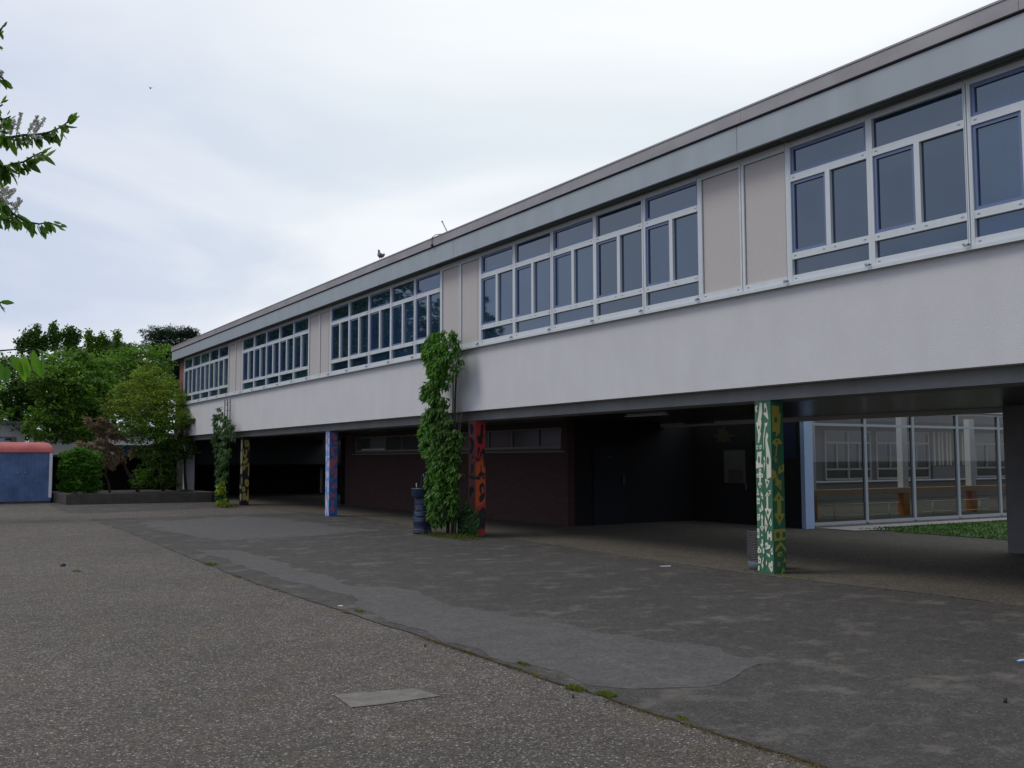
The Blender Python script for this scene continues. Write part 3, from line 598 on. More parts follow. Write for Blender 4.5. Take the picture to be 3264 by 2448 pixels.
# black
P_y2 = mat('mustard pillar paint', (0.40, 0.32, 0.06), 0.5, noise_amt=0.1); P_y3 = mat('pale mustard pillar paint', (0.42, 0.40, 0.26), 0.5, noise_amt=0.1)
kE = []
for s in ([(405,325),(440,315),(480,345),(470,420),(440,445),(410,410)], [(478,390),(490,390),(490,495),(475,495)], [(385,485),(400,495),(400,570),(425,560),(425,485),(450,490),(452,560),(425,640),(395,620),(380,560)],
          [(405,680),(440,640),(465,650),(455,710),(425,740),(388,730),(385,700)], [(390,780),(420,755),(435,790),(470,730),(488,745),(485,785),(455,790),(420,830),(405,870),(388,840)], [(475,800),(488,800),(488,955),(470,950)],
          [(430,1030),(465,1025),(485,1060),(485,1140),(455,1155),(425,1120),(420,1060)], [(378,1150),(410,1150),(430,1200),(425,1240),(395,1250),(378,1220)], [(470,1220),(485,1215),(485,1400),(460,1410),(445,1380),(410,1400),(390,1370),(385,1300),(410,1265),(440,1280),(440,1320),(465,1310)]): kE.append((blobpts(s), 1))
kE += [(ell(437, 370, 12, 20), 0), (ell(433, 690, 8, 10), 0), (ell(412, 795, 9, 12), 0), (ell(457, 1088, 9, 15), 0), (ell(415, 1330, 7, 9), 0)]
kF = [(blobpts(s), 2) for s in ([(355,325),(370,325),(372,480),(355,480)], [(350,530),(372,520),(378,640),(370,750),(350,740)], [(355,800),(375,790),(378,900),(355,930),(350,880)], [(365,990),(378,1000),(378,1080),(365,1130)], [(345,1120),(365,1150),(365,1190),(345,1190)], [(352,1290),(370,1290),(368,1400),(352,1400)])]
pl = pillar(9.85+3*SP, [P_blk, P_y2, P_y3], kF, kE, (344, 378), (378, 489), (270, 1485)); pl['label'] = 'black pillar painted with mustard yellow loops'
# plain end pillar and undercroft walls
pl = MB().box(10.25, 10.62, 42.75, 43.2, 0, 2.418).build('pillar', M['white'], bld); pl['label'] = 'plain pale end pillar behind the planter'
pl = MB().box(15.97, 16.49, Y0, 9.94, 0, 2.487).build('core_wall', mat('grey pier paint', (0.20, 0.195, 0.19), 0.85, noise_amt=0.1, bump=0.1), bld)
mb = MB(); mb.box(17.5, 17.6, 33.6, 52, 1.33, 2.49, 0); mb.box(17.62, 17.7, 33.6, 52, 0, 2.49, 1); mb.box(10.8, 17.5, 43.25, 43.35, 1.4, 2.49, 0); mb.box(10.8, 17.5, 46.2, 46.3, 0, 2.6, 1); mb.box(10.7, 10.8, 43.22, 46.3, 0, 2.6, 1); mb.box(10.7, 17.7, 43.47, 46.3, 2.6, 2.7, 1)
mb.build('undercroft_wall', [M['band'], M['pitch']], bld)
sg = MB().box(17.46, 17.49, 46.5, 48.6, 1.14, 1.32).build('sign', mat('faded sign', (0.16, 0.16, 0.15), 0.8), bld)
# brick ground floor block with strip window
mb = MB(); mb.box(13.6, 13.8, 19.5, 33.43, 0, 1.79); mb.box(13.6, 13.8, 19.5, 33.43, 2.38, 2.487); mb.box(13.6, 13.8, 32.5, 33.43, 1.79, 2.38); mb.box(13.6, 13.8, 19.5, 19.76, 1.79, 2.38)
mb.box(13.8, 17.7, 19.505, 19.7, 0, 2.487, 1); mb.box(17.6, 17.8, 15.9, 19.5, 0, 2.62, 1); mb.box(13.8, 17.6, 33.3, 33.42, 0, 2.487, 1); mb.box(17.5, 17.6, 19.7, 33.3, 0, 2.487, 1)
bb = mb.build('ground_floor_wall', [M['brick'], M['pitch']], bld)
swy = [19.8, 20.78, 22.05, 23.26, 24.45, 25.6, 26.6, 27.52, 28.74, 29.98, 31.22, 32.47]
mb = MB(); mb.box(13.6, 13.68, 19.78, 32.49, 2.34, 2.37); mb.box(13.6, 13.68, 19.78, 32.49, 1.86, 1.92); mb.box(13.57, 13.6, 19.6, 32.7, 1.77, 1.80, 0); mb.box(13.6, 13.66, 19.78, 32.49, 1.80, 1.86, 1)
for y in swy: mb.box(13.61, 13.67, y-0.02, y+0.02, 1.92, 2.34)
st = mb.build('strip_window', [mat('dull window profile', (0.20, 0.2, 0.19), 0.6), mat('brown apron', (0.09, 0.07, 0.055), 0.8)], bld)
mb = MB(); mb.box(13.64, 13.65, 19.8, 32.47, 1.92, 2.34); mb.box(13.635, 13.64, 29.98, 31.2, 1.93, 2.33, 1); mb.box(13.62, 13.635, 30.1, 32, 1.92, 1.965, 2)
mb.build('pane', [M['pane2'], mat('drawn blind', (0.13, 0.14, 0.14), 0.9), M['white']], st)
MB().box(13.45, 13.62, 33.45, 33.5, 0, 2.4).build('downpipe', M['pitch'], bld)
dr = MB().box(14.34, 15.34, 19.46, 19.5, 0.01, 2.0).build('door', M['bluedoor'], bld)
mb = MB(); mb.box(15.2, 15.28, 19.42, 19.46, 0.95, 1.2); mb.box(15.18, 15.30, 19.40, 19.42, 1.03, 1.06); mb.build('handle', M['soffit'], dr)
MB().box(14.75, 14.92, 19.45, 19.46, 1.62, 1.66).build('door_plate', M['band'], dr)
d2 = MB(); d2.box(17.56, 17.6, 17.35, 17.60, 0.01, 2.0); d2.box(17.56, 17.6, 18.36, 18.5, 0.01, 2.0); d2.box(17.56, 17.6, 17.6, 18.36, 0.01, 1.0); d2.box(17.56, 17.6, 17.6, 18.36, 1.82, 2.0)
d2 = d2.build('door', M['pitch'], bld)
mb = MB(); mb.box(17.575, 17.58, 17.6, 18.36, 1.0, 1.82, 0); mb.box(17.57, 17.575, 17.7, 18.2, 1.0, 1.33, 1)
mb.build('pane', [mat('dim daylight pane', (0.11, 0.11, 0.10), 0.3), mat('dim papers', (0.06, 0.055, 0.05), 0.9)], d2)
MB().box(17.52, 17.55, 17.55, 17.58, 0.85, 1.0).build('handle', M['metal'], d2)
# painted star like splash and blue field on the dark hall wall
mb = MB(); star = []
for i in range(16):
    a = 2*math.pi*i/16; r = (0.40, 0.17, 0.30, 0.22, 0.36, 0.12, 0.24, 0.10, 0.42, 0.16, 0.34, 0.2, 0.28, 0.2, 0.36, 0.22)[i]; star.append((18.35+r*math.cos(a)*1.1, 2.18+r*math.sin(a)*0.75))
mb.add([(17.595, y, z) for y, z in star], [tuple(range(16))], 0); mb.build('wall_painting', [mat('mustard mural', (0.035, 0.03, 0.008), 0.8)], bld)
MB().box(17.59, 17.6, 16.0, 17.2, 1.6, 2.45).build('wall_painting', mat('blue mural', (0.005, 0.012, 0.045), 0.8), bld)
# ceiling lamps
for (a, b) in (((12.25, 15.6), (12.5, 14.5)), ((16.3, 18.5), (16.6, 17.55)), ((12.3, 24.2), (12.4, 23.0))):
    mb = MB(); x = (a[0]+b[0])/2; mb.box(x-0.05, x+0.05, b[1], a[1], 2.455, 2.487); mb.box(x-0.09, x+0.09, b[1]-0.02, a[1]+0.02, 2.44, 2.454)
    mb.build('ceiling_lamp', M['white'] if a[0] < 12.3 else M['steel'], bld)
# roof details
rod = thing('lightning_rod', (9.95, 18.35, 6.455), 'thin upright lightning rod on the roof edge', 'lightning rod')
a = ray(1429, 736, X=9.9); b = ray(1413, 705, X=9.9)
mb = MB(); mb.tube([(9.9, a.y, 6.455), (9.9, b.y+.05, b.z)], 0.012, 6); mb.ball((9.9, b.y+.05, b.z), 0.022); mb.build('rod', M['steel'], rod)
c = ray(1407, 745, X=9.85)
mb = MB(); mb.tube([(9.9, a.y, 6.47), (9.85, a.y+0.15, 6.49), (9.78, a.y+0.38, 6.50), (9.74, a.y+0.46, 6.45), (9.745, a.y+0.46, 6.26)], 0.008, 5); mb.box(9.725, 9.755, a.y+0.44, a.y+0.48, 6.22, 6.30); mb.build('cable', M['dark'], rod)

# ------------------------------------------------------------------ glass passage and courtyard wing
gp = thing('glass_passage', (22, 16, 0), 'single storey glazed passage with slim grey frames seen beyond the undercroft', 'building')
XP = [17.72, 19.70, 21.50, 23.30, 25.11, 26.9, 28.7, 30.5, 32.3]
mb = MB()
for x in XP[1:]: mb.box(x-0.045, x+0.045, 15.76, 15.84, 0.08, 2.75)
for a, b in zip(XP[:-1], XP[1:]):
    for z0, z1 in ((0.06, 0.13), (2.36, 2.42), (2.70, 2.76)): mb.box(a+0.046, b-0.046, 15.765, 15.835, z0, z1)
mb.build('frame', mat('grey passage frame', (0.30, 0.33, 0.36), 0.5), gp)
mb = MB(); mb.add([(17.88, 15.8, 0.1), (32.3, 15.8, 0.1), (32.3, 15.8, 2.72), (17.88, 15.8, 2.72)], [(0, 1, 2, 3)]); mb.build('glazing', M['glass'], gp)
MB().box(17.56, 17.84, 15.74, 15.86, 0, 2.9).build('corner_post', M['bluepost'], gp)
MB().box(17.88, 32.4, 15.75, 15.9, 0, 0.06).build('plinth', M['concslab'], gp)
MB().box(17.9, 32.4, 15.70, 16.9, 2.77, 2.95).build('roof', M['fascia'], gp)
for x, w in ((20.3, .22), (24.05, .26), (27.2, .26), (30.6, .26)):
    pb = MB().box(x, x+w, 18.0, 18.2, 0, 0.62).build('post', M['orange'], gp)
    MB().box(x+0.01, x+w-0.01, 18.01, 18.19, 0.78, 2.765).build('upper_post', M['white'], pb)
MB().box(20.2, 34, 17.98, 18.22, 0.63, 0.77).build('timber_rail', M['timber'], gp)
mb = MB()
for a, b in ((19.9, 22.9), (23.9, 26.9), (27.8, 30.8)):
    for z in (0.13, 0.42): mb.tube([(a, 17.3, z), (b, 17.3, z)], 0.014, 6)
    for x in (a+0.45, b-0.4): mb.tube([(x, 17.3, 0), (x, 17.3, 0.43)], 0.014, 6)
mb.build('handrail', M['frame'], gp)
wg = thing('courtyard_wing', (36, 28, 0), 'grey school wing with white windows, its reflection modelled as a wing behind the glass passage', 'building')  # stands in for a reflection in the panes, added as solid geometry behind them
greyw = mat('grey olive render', (0.13, 0.13, 0.12), 0.9, noise_amt=0.08)
mb = MB(); mb.box(19, 52, 26.1, 34, 0, 6.5); mb.build('wall', greyw, wg)
MB().box(18.6, 52.4, 25.4, 34.4, 2.85, 3.05).build('canopy', M['core'], wg)
for x0, x1, tp in ((30.2, 32.8, 0), (33.2, 36.5, 0), (39.7, 43.0, 0), (43.3, 46.6, 0), (26.6, 29.6, 0)):
    mb = MB()
    for z0, z1 in ((0.76, 0.84), (1.15, 1.22), (2.17, 2.25), (2.6, 2.68)): mb.box(x0, x1, 26.02, 26.1, z0, z1)
    n = 2
    for i in range(n+1): x = x0+(x1-x0)*i/n; mb.box(x-0.04, x+0.04, 26.015, 26.1, 0.76, 2.68)
    for i in range(n): x = x0+(x1-x0)*(i+0.5)/n; mb.box(x-0.03, x+0.03, 26.017, 26.1, 1.22, 2.17)
    w = mb.build('window', mat('grey white frame', (0.30, 0.33, 0.33), 0.6), wg)
    MB().box(x0, x1, 26.08, 26.098, 0.8, 2.64).build('pane', mat('dark glass', (0.02, 0.025, 0.022), 0.08), w)
mb = MB()
for i in range(11): mb.box(36.75+i*0.27, 36.75+i*0.27+0.13, 25.98-0.03*(i % 2), 26.08, 1.3, 2.72)
mb.build('curtain', mat('pale curtain strips', (0.42, 0.42, 0.34), 0.9), wg)
MB().box(36.7, 39.6, 26.0, 26.09, 0.7, 1.28).build('spandrel', mat('mid grey panel', (0.16, 0.16, 0.165), 0.8), wg)
MB().box(26, 47, 25.95, 26.01, 0.68, 0.74).build('window_sill', M['white'], wg)

# ------------------------------------------------------------------ leaves
def leaves_np(P, D, size, seed, aspect=0.45, fold=0.25, kind='diamond', nrm=None):
    """P positions, D directions (tip), returns V,F of small folded leaves"""
    rs = np.random.RandomState(seed); n = len(P); D = D/np.maximum(1e-6, np.linalg.norm(D, axis=1))[:, None]
    r = rs.normal(0, 1, (n, 3)) if nrm is None else np.asarray(nrm)+rs.normal(0, 0.38, (n, 3)); Sd = np.cross(D, r); Sd /= np.maximum(1e-6, np.linalg.norm(Sd, axis=1))[:, None]; Nn = np.cross(Sd, D)
    s = size*rs.uniform(0.65, 1.25, n)[:, None]
    if kind == 'diamond':
        V = np.stack([P, P+D*s*0.5+Sd*s*aspect*0.5+Nn*s*fold*0.3, P+D*s, P+D*s*0.5-Sd*s*aspect*0.5+Nn*s*fold*0.3], 1).reshape(-1, 3)
        F = np.arange(4*n).reshape(-1, 4)
    else:
        w = aspect*0.5; V = np.stack([P, P+D*s*0.22+Sd*s*w*0.75+Nn*s*0.05, P+D*s*0.55+Sd*s*w+Nn*s*0.02, P+D*s*0.85+Sd*s*w*0.5-Nn*s*.03, P+D*s-Nn*s*0.08,
                      P+D*s*0.85-Sd*s*w*0.5-Nn*s*.03, P+D*s*0.55-Sd*s*w+Nn*s*0.02, P+D*s*0.22-Sd*s*w*0.75+Nn*s*0.05, P+D*s*0.5-Nn*s*0.04], 1).reshape(-1, 3)
        b = np.arange(n)[:, None]*9
        F = np.concatenate([b+np.array([[0, 1, 8, 7]]), b+np.array([[1, 2, 8, 8]])], 0) if False else None
        quads = np.array([[0, 1, 2, 8], [8, 2, 3, 4], [8, 4, 5, 6], [0, 8, 6, 7]])
        F = (b[:, None, :]+quads[None]).reshape(-1, 4)
    return V, F
def crown_np(blobs, n, size, seed, clump=0.16, per=22, droop=0.2, aspect=0.6, shell=(0.72, 1.05), up=0.3):
    rs = np.random.RandomState(seed); Ps = []; Ds = []; Ns = []
    area = np.array([(b[3]*b[4]+b[3]*b[5]+b[4]*b[5]) for b in blobs]); area = area/area.sum()
    for b, a in zip(blobs, area):
        nc = max(3, int(n*a/per)); c = np.array(b[:3]); r = np.array(b[3:6])
        d = rs.normal(0, 1, (nc, 3)); d /= np.linalg.norm(d, axis=1)[:, None]
        rad = rs.uniform(*shell, nc)
        q = np.array([1+0.28*noise.noise(Vector(v*2.3)+Vector((seed*3.1+b[0], b[1], b[2]))) for v in d]); rad *= q
        cc = c+d*r*rad[:, None]
        for k in range(nc):
            m = rs.randint(per//2, per+per//2); o_ = rs.normal(0, 1, (m, 3))*np.array([1, 1, 0.8])+d[k]*0.5; o_ /= np.linalg.norm(o_, axis=1)[:, None]; o_[:, 2] = np.abs(o_[:, 2])*0.9-0.15
            off = o_*clump*1.75*np.mean(r)*rs.uniform(0.6, 1.25)*rs.uniform(0.7, 1.05, (m, 1))*np.array([1, 1, 0.7])
            Ps.append(cc[k]+off); dd = o_*np.array([1, 1, 0.2])+rs.normal(0, 0.45, (m, 3))+np.array([0, 0, up-droop-0.35]); Ds.append(dd); Ns.append(o_*0.7+np.array([0, 0, 0.75]))
    P = np.concatenate(Ps); D = np.concatenate(Ds); Nm = np.concatenate(Ns); ok = P[:, 2] > 0.05
    return leaves_np(P[ok], D[ok], size, seed, aspect, nrm=Nm[ok])
def limb(mb, a, b, r0, r1, seed, n=6, wob=0.12):
    a = Vector(a); b = Vector(b); L_ = (b-a).length; pts = []; rd = []
    for i in range(n+1):
        t = i/n; p = a.lerp(b, t)+Vector((noise.noise(Vector((seed, t*3, 0))), noise.noise(Vector((seed+5, t*3, 1))), 0.5*noise.noise(Vector((seed+9, t*3, 2)))))*L_*wob*math.sin(math.pi*min(1, t+0.0)); pts.append(p); rd.append(r0+(r1-r0)*t)
    mb.tube(pts, rd, 7); return pts
def tree(name, base, blobs, n, size, m, label, cat='tree', group=None, seed=1, tr=0.14, trunk_top=None, limbs=True, shoots=None, stems=None, **kw):
    root = thing(name, base, label, cat, group); b = Vector(base)
    mb = MB(); cz = sum(q[2] for q in blobs)/len(blobs)
    top = Vector(trunk_top) if trunk_top else Vector((b.x+0.1, b.y, cz))
    if stems:
        for i, (s, e, r) in enumerate(stems): limb(mb, s, e, r, r*0.45, seed+i*3.3)
    else:
        limb(mb, b-Vector((0, 0, 0.05)), top, tr, tr*0.45, seed, 8, 0.05)
    for i, q in enumerate(blobs):
        if limbs:
            t = 0.45+0.5*(i/len(blobs)); s = b.lerp(top, t); limb(mb, s, (q[0], q[1], q[2]-q[5]*0.1), tr*0.4, tr*0.1, seed+i, 5, 0.1)
    for s_ in (shoots or []): mb.tube([s_[0], s_[1]], [0.05, 0.02], 5)
    mb.build('trunk' if cat == 'tree' else 'stem', M['bark'], root)
    V, F = crown_np(blobs, n, size, seed, **kw)
    if shoots:
        rs = np.random.RandomState(seed+77)
        for (a, c) in shoots:
            a = np.array(a); c = np.array(c); L_ = np.linalg.norm(c-a); k = int(L_*520); t = rs.rand(k)**0.9; t = np.round(t*L_/0.28+rs.normal(0, .22, k))/np.maximum(1, L_/0.28)
            P = a+(c-a)*t[:, None]+rs.normal(0, 0.10, (k, 3)); V2, F2 = leaves_np(P, rs.normal(0, 1, (k, 3)), size, seed+5, 0.6)
            F = np.concatenate([F, F2+len(V)]); V = np.concatenate([V, V2])
    np_mesh('crown' if cat == 'tree' else 'foliage', V, F, m, root); return root
Z1 = lambda x, y, Y: ray(x/2.073, 900+y/2.073, Y=Y)
def BL(x, y, Y, rx, rz, ry=None):   # blob centre surveyed on plane Y, radii in metres
    p = Z1(x, y, Y); return (p.x, p.y, p.z, rx, ry or rx, rz)
def SH(x0, y0, x1, y1, Y): a = Z1(x0, y0, Y); c = Z1(x1, y1, Y); return (tuple(a), tuple(c))
# pollarded tree with upright shoots, far left
tree('deciduous_tree', (5.0, 57, 0), [BL(250, 620, 57, 1.7, 1.1), BL(60, 680, 57, 1.8, 1.5), BL(380, 480, 57, 0.8, 0.6), BL(160, 560, 57, 0.9, 0.5), BL(60, 850, 57, 1.9, 1.3), BL(250, 800, 57, 2.0, 1.3)], 16000, 0.17, M['leaf_dark'],
     'tall dark tree with bare topped upright shoots at the left, behind the blue trailer', seed=3, tr=0.22,
     shoots=[SH(240, 480, 243, 305, 57), SH(245, 400, 190, 335, 57), SH(180, 440, 160, 355, 57), SH(150, 460, 120, 400, 57), SH(360, 430, 355, 292, 57), SH(375, 400, 415, 345, 57), SH(440, 450, 455, 312, 57), SH(470, 460, 485, 320, 57), SH(480, 420, 518, 345, 57), SH(220, 450, 215, 400, 57), SH(300, 430, 300, 350, 57)])
tree('deciduous_tree', (7.85, 53.0, 0), [BL(450, 560, 53, 1.0, 0.8), BL(590, 600, 53, 1.2, 1.0), BL(330, 660, 52, 1.1, 0.9), BL(500, 700, 52, 1.4, 1.2), BL(620, 780, 53, 1.2, 0.9), BL(400, 860, 51.5, 1.1, 0.8), BL(540, 900, 52, 1.3, 1.0), BL(320, 960, 51.5, 0.9, 0.7), BL(450, 1000, 52, 1.0, 0.45), BL(600, 980, 53, 0.7, 0.6)], 26000, 0.16, M['leaf_mid'],
     'broad mid green maple with layered crown standing behind the hedge', seed=5, tr=0.17, trunk_top=(7.75, 53, 5))
tree('deciduous_tree', (9.3, 59, 0), [BL(590, 520, 59, 0.7, 0.8), BL(660, 540, 59, 0.7, 0.8), BL(780, 530, 59, 0.8, 1.0), BL(770, 620, 59, 1.6, 1.2), BL(660, 640, 59, 1.2, 1.2), BL(800, 760, 59, 1.6, 1.0)], 13000, 0.17, M['leaf_mid'],
     'narrow green tree with three pointed shoots above the maple', seed=8, tr=0.2,
     shoots=[SH(585, 430, 588, 332, 59), SH(640, 470, 668, 352, 59), SH(680, 370, 712, 400, 59), SH(775, 430, 773, 332, 59), SH(600, 400, 620, 380, 59)])
tree('deciduous_tree', (12.2, 56, 0), [BL(900, 500, 56, 1.1, 0.9), BL(1000, 520, 56, 1.1, 1.0), BL(1020, 630, 56, 0.8, 0.8), BL(930, 620, 56, 1.4, 1.1), BL(880, 720, 56, 1.6, 1.1), BL(1100, 700, 56, 0.5, 0.5), BL(1000, 800, 56, 2.0, 1.3)], 15000, 0.16, M['leaf_mid'],
     'rounded green tree rising just left of the end wall of the building', seed=12, tr=0.18)
tree('deciduous_tree', (9.5, 62, 0), [BL(80, 760, 62, 2.2, 1.6), BL(260, 900, 60, 1.6, 1.5), BL(200, 1000, 60, 1.4, 1.0), BL(480, 760, 62, 2.0, 2.0), BL(700, 860, 62, 2.2, 1.8), BL(690, 700, 62, 2, 1.5), BL(900, 860, 62, 2.2, 1.8)], 15000, 0.22, M['leaf_dark'],
     'dark spreading tree filling the gaps behind the maple', seed=15, tr=0.24)
# pines
def pine(base, blobs, label, seed):
    root = thing('pine_tree', base, label, 'tree', 'pines beyond the school'); b = Vector(base); mb = MB(); tz = max(q[2] for q in blobs)
    limb(mb, b, (b.x+0.2, b.y, tz), 0.25, 0.08, seed, 8, 0.03)
    for i, q in enumerate(blobs): limb(mb, (b.x+0.1, b.y, q[2]-0.8), q[:3], 0.08, 0.03, seed+i, 4, 0.1)
    mb.build('trunk', M['bark'], root); V, F = crown_np(blobs, 30000, 0.20, seed, clump=0.26, per=30, aspect=0.28, shell=(0.3, 1.05), up=0.5); np_mesh('crown', V, F, M['leaf_pine'], root)
pine((17.2, 75, 0), [BL(1040, 350, 75, 0.9, 0.55), BL(1120, 345, 75, 1.0, 0.5), BL(1230, 350, 75, 0.9, 0.5), BL(1265, 345, 75, 0.6, 0.4), BL(1100, 420, 75, 1.4, 0.6), BL(1150, 470, 75, 1.2, 0.6), BL(1060, 480, 75, 1.1, 0.6), BL(1140, 560, 75, 1.3, 0.7), BL(1180, 620, 75, 1.0, 0.8), BL(1150, 690, 75, 1.2, 0.5)], 'large dark pine rising behind the far end of the building', 21)
pine((12.9, 78, 0), [BL(720, 470, 78, 1.3, 0.8), BL(800, 450, 78, 1.0, 0.4), BL(845, 445, 78, 0.5, 0.35), BL(760, 540, 78, 1.6, 0.8), BL(700, 440, 78, 0.7, 0.5), BL(850, 480, 78, 0.8, 0.4), BL(520, 480, 78, 0.9, 0.5)], 'smaller dark pine showing between the pointed green trees', 25)
# shrub in planter, tall, yellow green
tree('large_shrub', (9.6, 43.8, 0.3), [BL(985, 585, 43.5, 0.42, 0.5), BL(935, 640, 43.5, 0.5, 0.4), BL(1030, 660, 43, 0.5, 0.45), BL(900, 730, 43.5, 0.75, 0.5), BL(1060, 750, 43, 0.7, 0.5), BL(790, 745, 43.5, 0.35, 0.4), BL(1120, 690, 43, 0.35, 0.4), BL(700, 800, 43.2, 0.22, 0.25), BL(780, 830, 43.3, 0.55, 0.45), BL(1215, 780, 42.4, 0.35, 0.3), BL(900, 820, 43, 0.9, 0.6), BL(1040, 820, 42.6, 0.9, 0.6), BL(1150, 780, 42.6, 0.65, 0.5), BL(1200, 850, 42.2, 0.5, 0.35)], 15000, 0.085, M['leaf_lime'],
     'tall yellow green shrub with brownish tips in the planter by the building', 'shrub', seed=31, tr=0.09, trunk_top=(9.3, 43.4, 3.5), clump=0.2)
tree('large_shrub', (10.2, 42.3, 0.3), [BL(1310, 915, 41.0, 0.3, 0.12), BL(1250, 900, 41.2, 0.42, 0.28), BL(1180, 930, 41.8, 0.45, 0.3), BL(1000, 940, 42, 0.8, 0.5), BL(880, 960, 42, 0.6, 0.4), BL(1120, 1000, 42, 0.7, 0.5), BL(1010, 1050, 42, 0.8, 0.5), BL(1160, 1100, 42, 0.75, 0.5), BL(1050, 1150, 42, 0.8, 0.5), BL(1040, 1260, 42, 0.7, 0.5), BL(960, 1320, 42, 0.5, 0.3), BL(1080, 1330, 42, 0.5, 0.25)], 15000, 0.10, M['leaf_low'],
     'dense darker green shrub spreading down to the planter soil', 'shrub', seed=35, tr=0.07, trunk_top=(9.9, 42.2, 3.0), clump=0.2)
hb = []
for zx in (450, 500, 555, 610):
    for zy, w in ((1150, 0), (1215, 0), (1280, 0), (1345, 0)):
        hb.append(BL(zx+(zy-1150)*(-0.03)+(8 if zx > 600 else 0), zy+(12 if zx in (450, 610) and zy == 1150 else 0), 42.0+0.12*((zx//5+zy//5) % 3), 0.27, 0.27))
tree('hedge_bush', (6.2, 42.2, 0.2), hb+[BL(530, 1115, 42.1, 0.3, 0.15)], 16000, 0.08, M['leaf_hedge'], 'squared bright green hedge bush between the trailer and the brown shrub', 'bush', seed=39, tr=0.02, clump=0.22, shell=(0.8, 1.08), aspect=0.8, per=16)
# withered conifer
root = thing('withered_conifer', (7.9, 43.0, 0.3), 'withered brown conifer drooping in the planter between hedge and green shrubs', 'shrub'); mb = MB(); rs = np.random.RandomState(5); Ps = []; Ds = []
mb2 = MB(); limb(mb2, (7.3, 43, 0.25), tuple(Z1(700, 1150, 43)), 0.05, 0.03, 5); mb2.build('stem', M['bark'], root); limb(mb, (8.45, 43, 0.25), tuple(Z1(790, 1150, 43)), 0.07, 0.04, 3)
for (x0, y0, x1, y1) in ((790, 1150, 570, 895), (780, 1050, 640, 940), (800, 1000, 660, 900), (760, 1150, 520, 1060), (770, 1100, 600, 1130), (760, 1160, 700, 1210), (800, 1130, 740, 1220), (830, 1120, 640, 1050), (850, 1050, 720, 980), (860, 1140, 900, 1100), (840, 1170, 640, 1160), (1160, 1000, 1290, 1090)):
    a = np.array(Z1(x0, y0, 43)); b = np.array(Z1(x1, y1, 42.6)); mb.tube([tuple(a), tuple((a+b)/2+np.array([0, 0, 0.08])), tuple(b)], [0.03, 0.02, 0.008], 5)
    k = 700; t = rs.rand(k)**0.7; P = a+(b-a)*t[:, None]+rs.normal(0, 0.055, (k, 3)); P[:, 2] += 0.25*t*(1-t); Ps.append(P); Ds.append((b-a)/np.linalg.norm(b-a)*0.8+rs.normal(0, 0.4, (k, 3))+np.array([0, 0, -0.9]))
mb.build('stem', M['bark'], root); V, F = leaves_np(np.concatenate(Ps), np.concatenate(Ds), 0.16, 4, 0.16); np_mesh('foliage', V, F, M['leaf_brown'], root)
# tree whose crown just enters at the left edge
tree('young_tree', (0.75, 30, 0), [(1.75, 30, 2.85, 0.6, 0.7, 0.35), (1.3, 30.2, 3.5, 0.8, 0.9, 0.6), (0.5, 30, 3.2, 0.9, 0.9, 0.8), (1.7, 29.9, 2.45, 0.4, 0.5, 0.2)], 6000, 0.10, M['leaf_mid'], 'young green tree whose branches enter at the left edge above the trailer', seed=44, tr=0.06)
# trees only seen mirrored in the upper windows
refl = [(-4.5, 60, 12.5), (-7, 66, 15), (-5, 72, 14.5), (-8, 78, 15), (-5.5, 84, 14), (-10, 90, 17), (-6, 97, 15), (-13, 104, 17), (-8, 112, 17), (-4, 52, 12.5), (-14, 120, 20), (-5, 46, 11), (-4.6, 90, 15), (-2, 105, 14)]
src = None
for i, (x, y, h) in enumerate(refl):
    if src is None:
        src = tree('deciduous_tree', (0, 0, 0), [(0, 0, 6.8, 2.4, 2.4, 2.2), (0.8, 0.5, 8.6, 1.5, 1.5, 1.6), (-0.9, -0.3, 8.2, 1.4, 1.4, 1.3), (1.4, -0.6, 5.4, 1.8, 1.8, 1.5), (-1.5, 0.4, 5.2, 1.8, 1.8, 1.5), (0, 0, 3.8, 2.2, 2.2, 1.3), (0.1, 0.1, 10, 0.9, 0.9, 0.9)], 13000, 0.26, M['leaf_dark'],
                   'tall leafy tree of the row mirrored in the upper windows', group='trees mirrored in the windows', seed=51, tr=0.22, trunk_top=(0, 0, 9))
        t = src
    else:
        t = src.copy(); C.objects.link(t)
        for ch in src.children: c = ch.copy(); C.objects.link(c); c.parent = t
    t.location = (x, y, 0); t.scale = (h/11*1.15, h/11*1.15, h/11); t.rotation_euler = (0, 0, i*1.3)

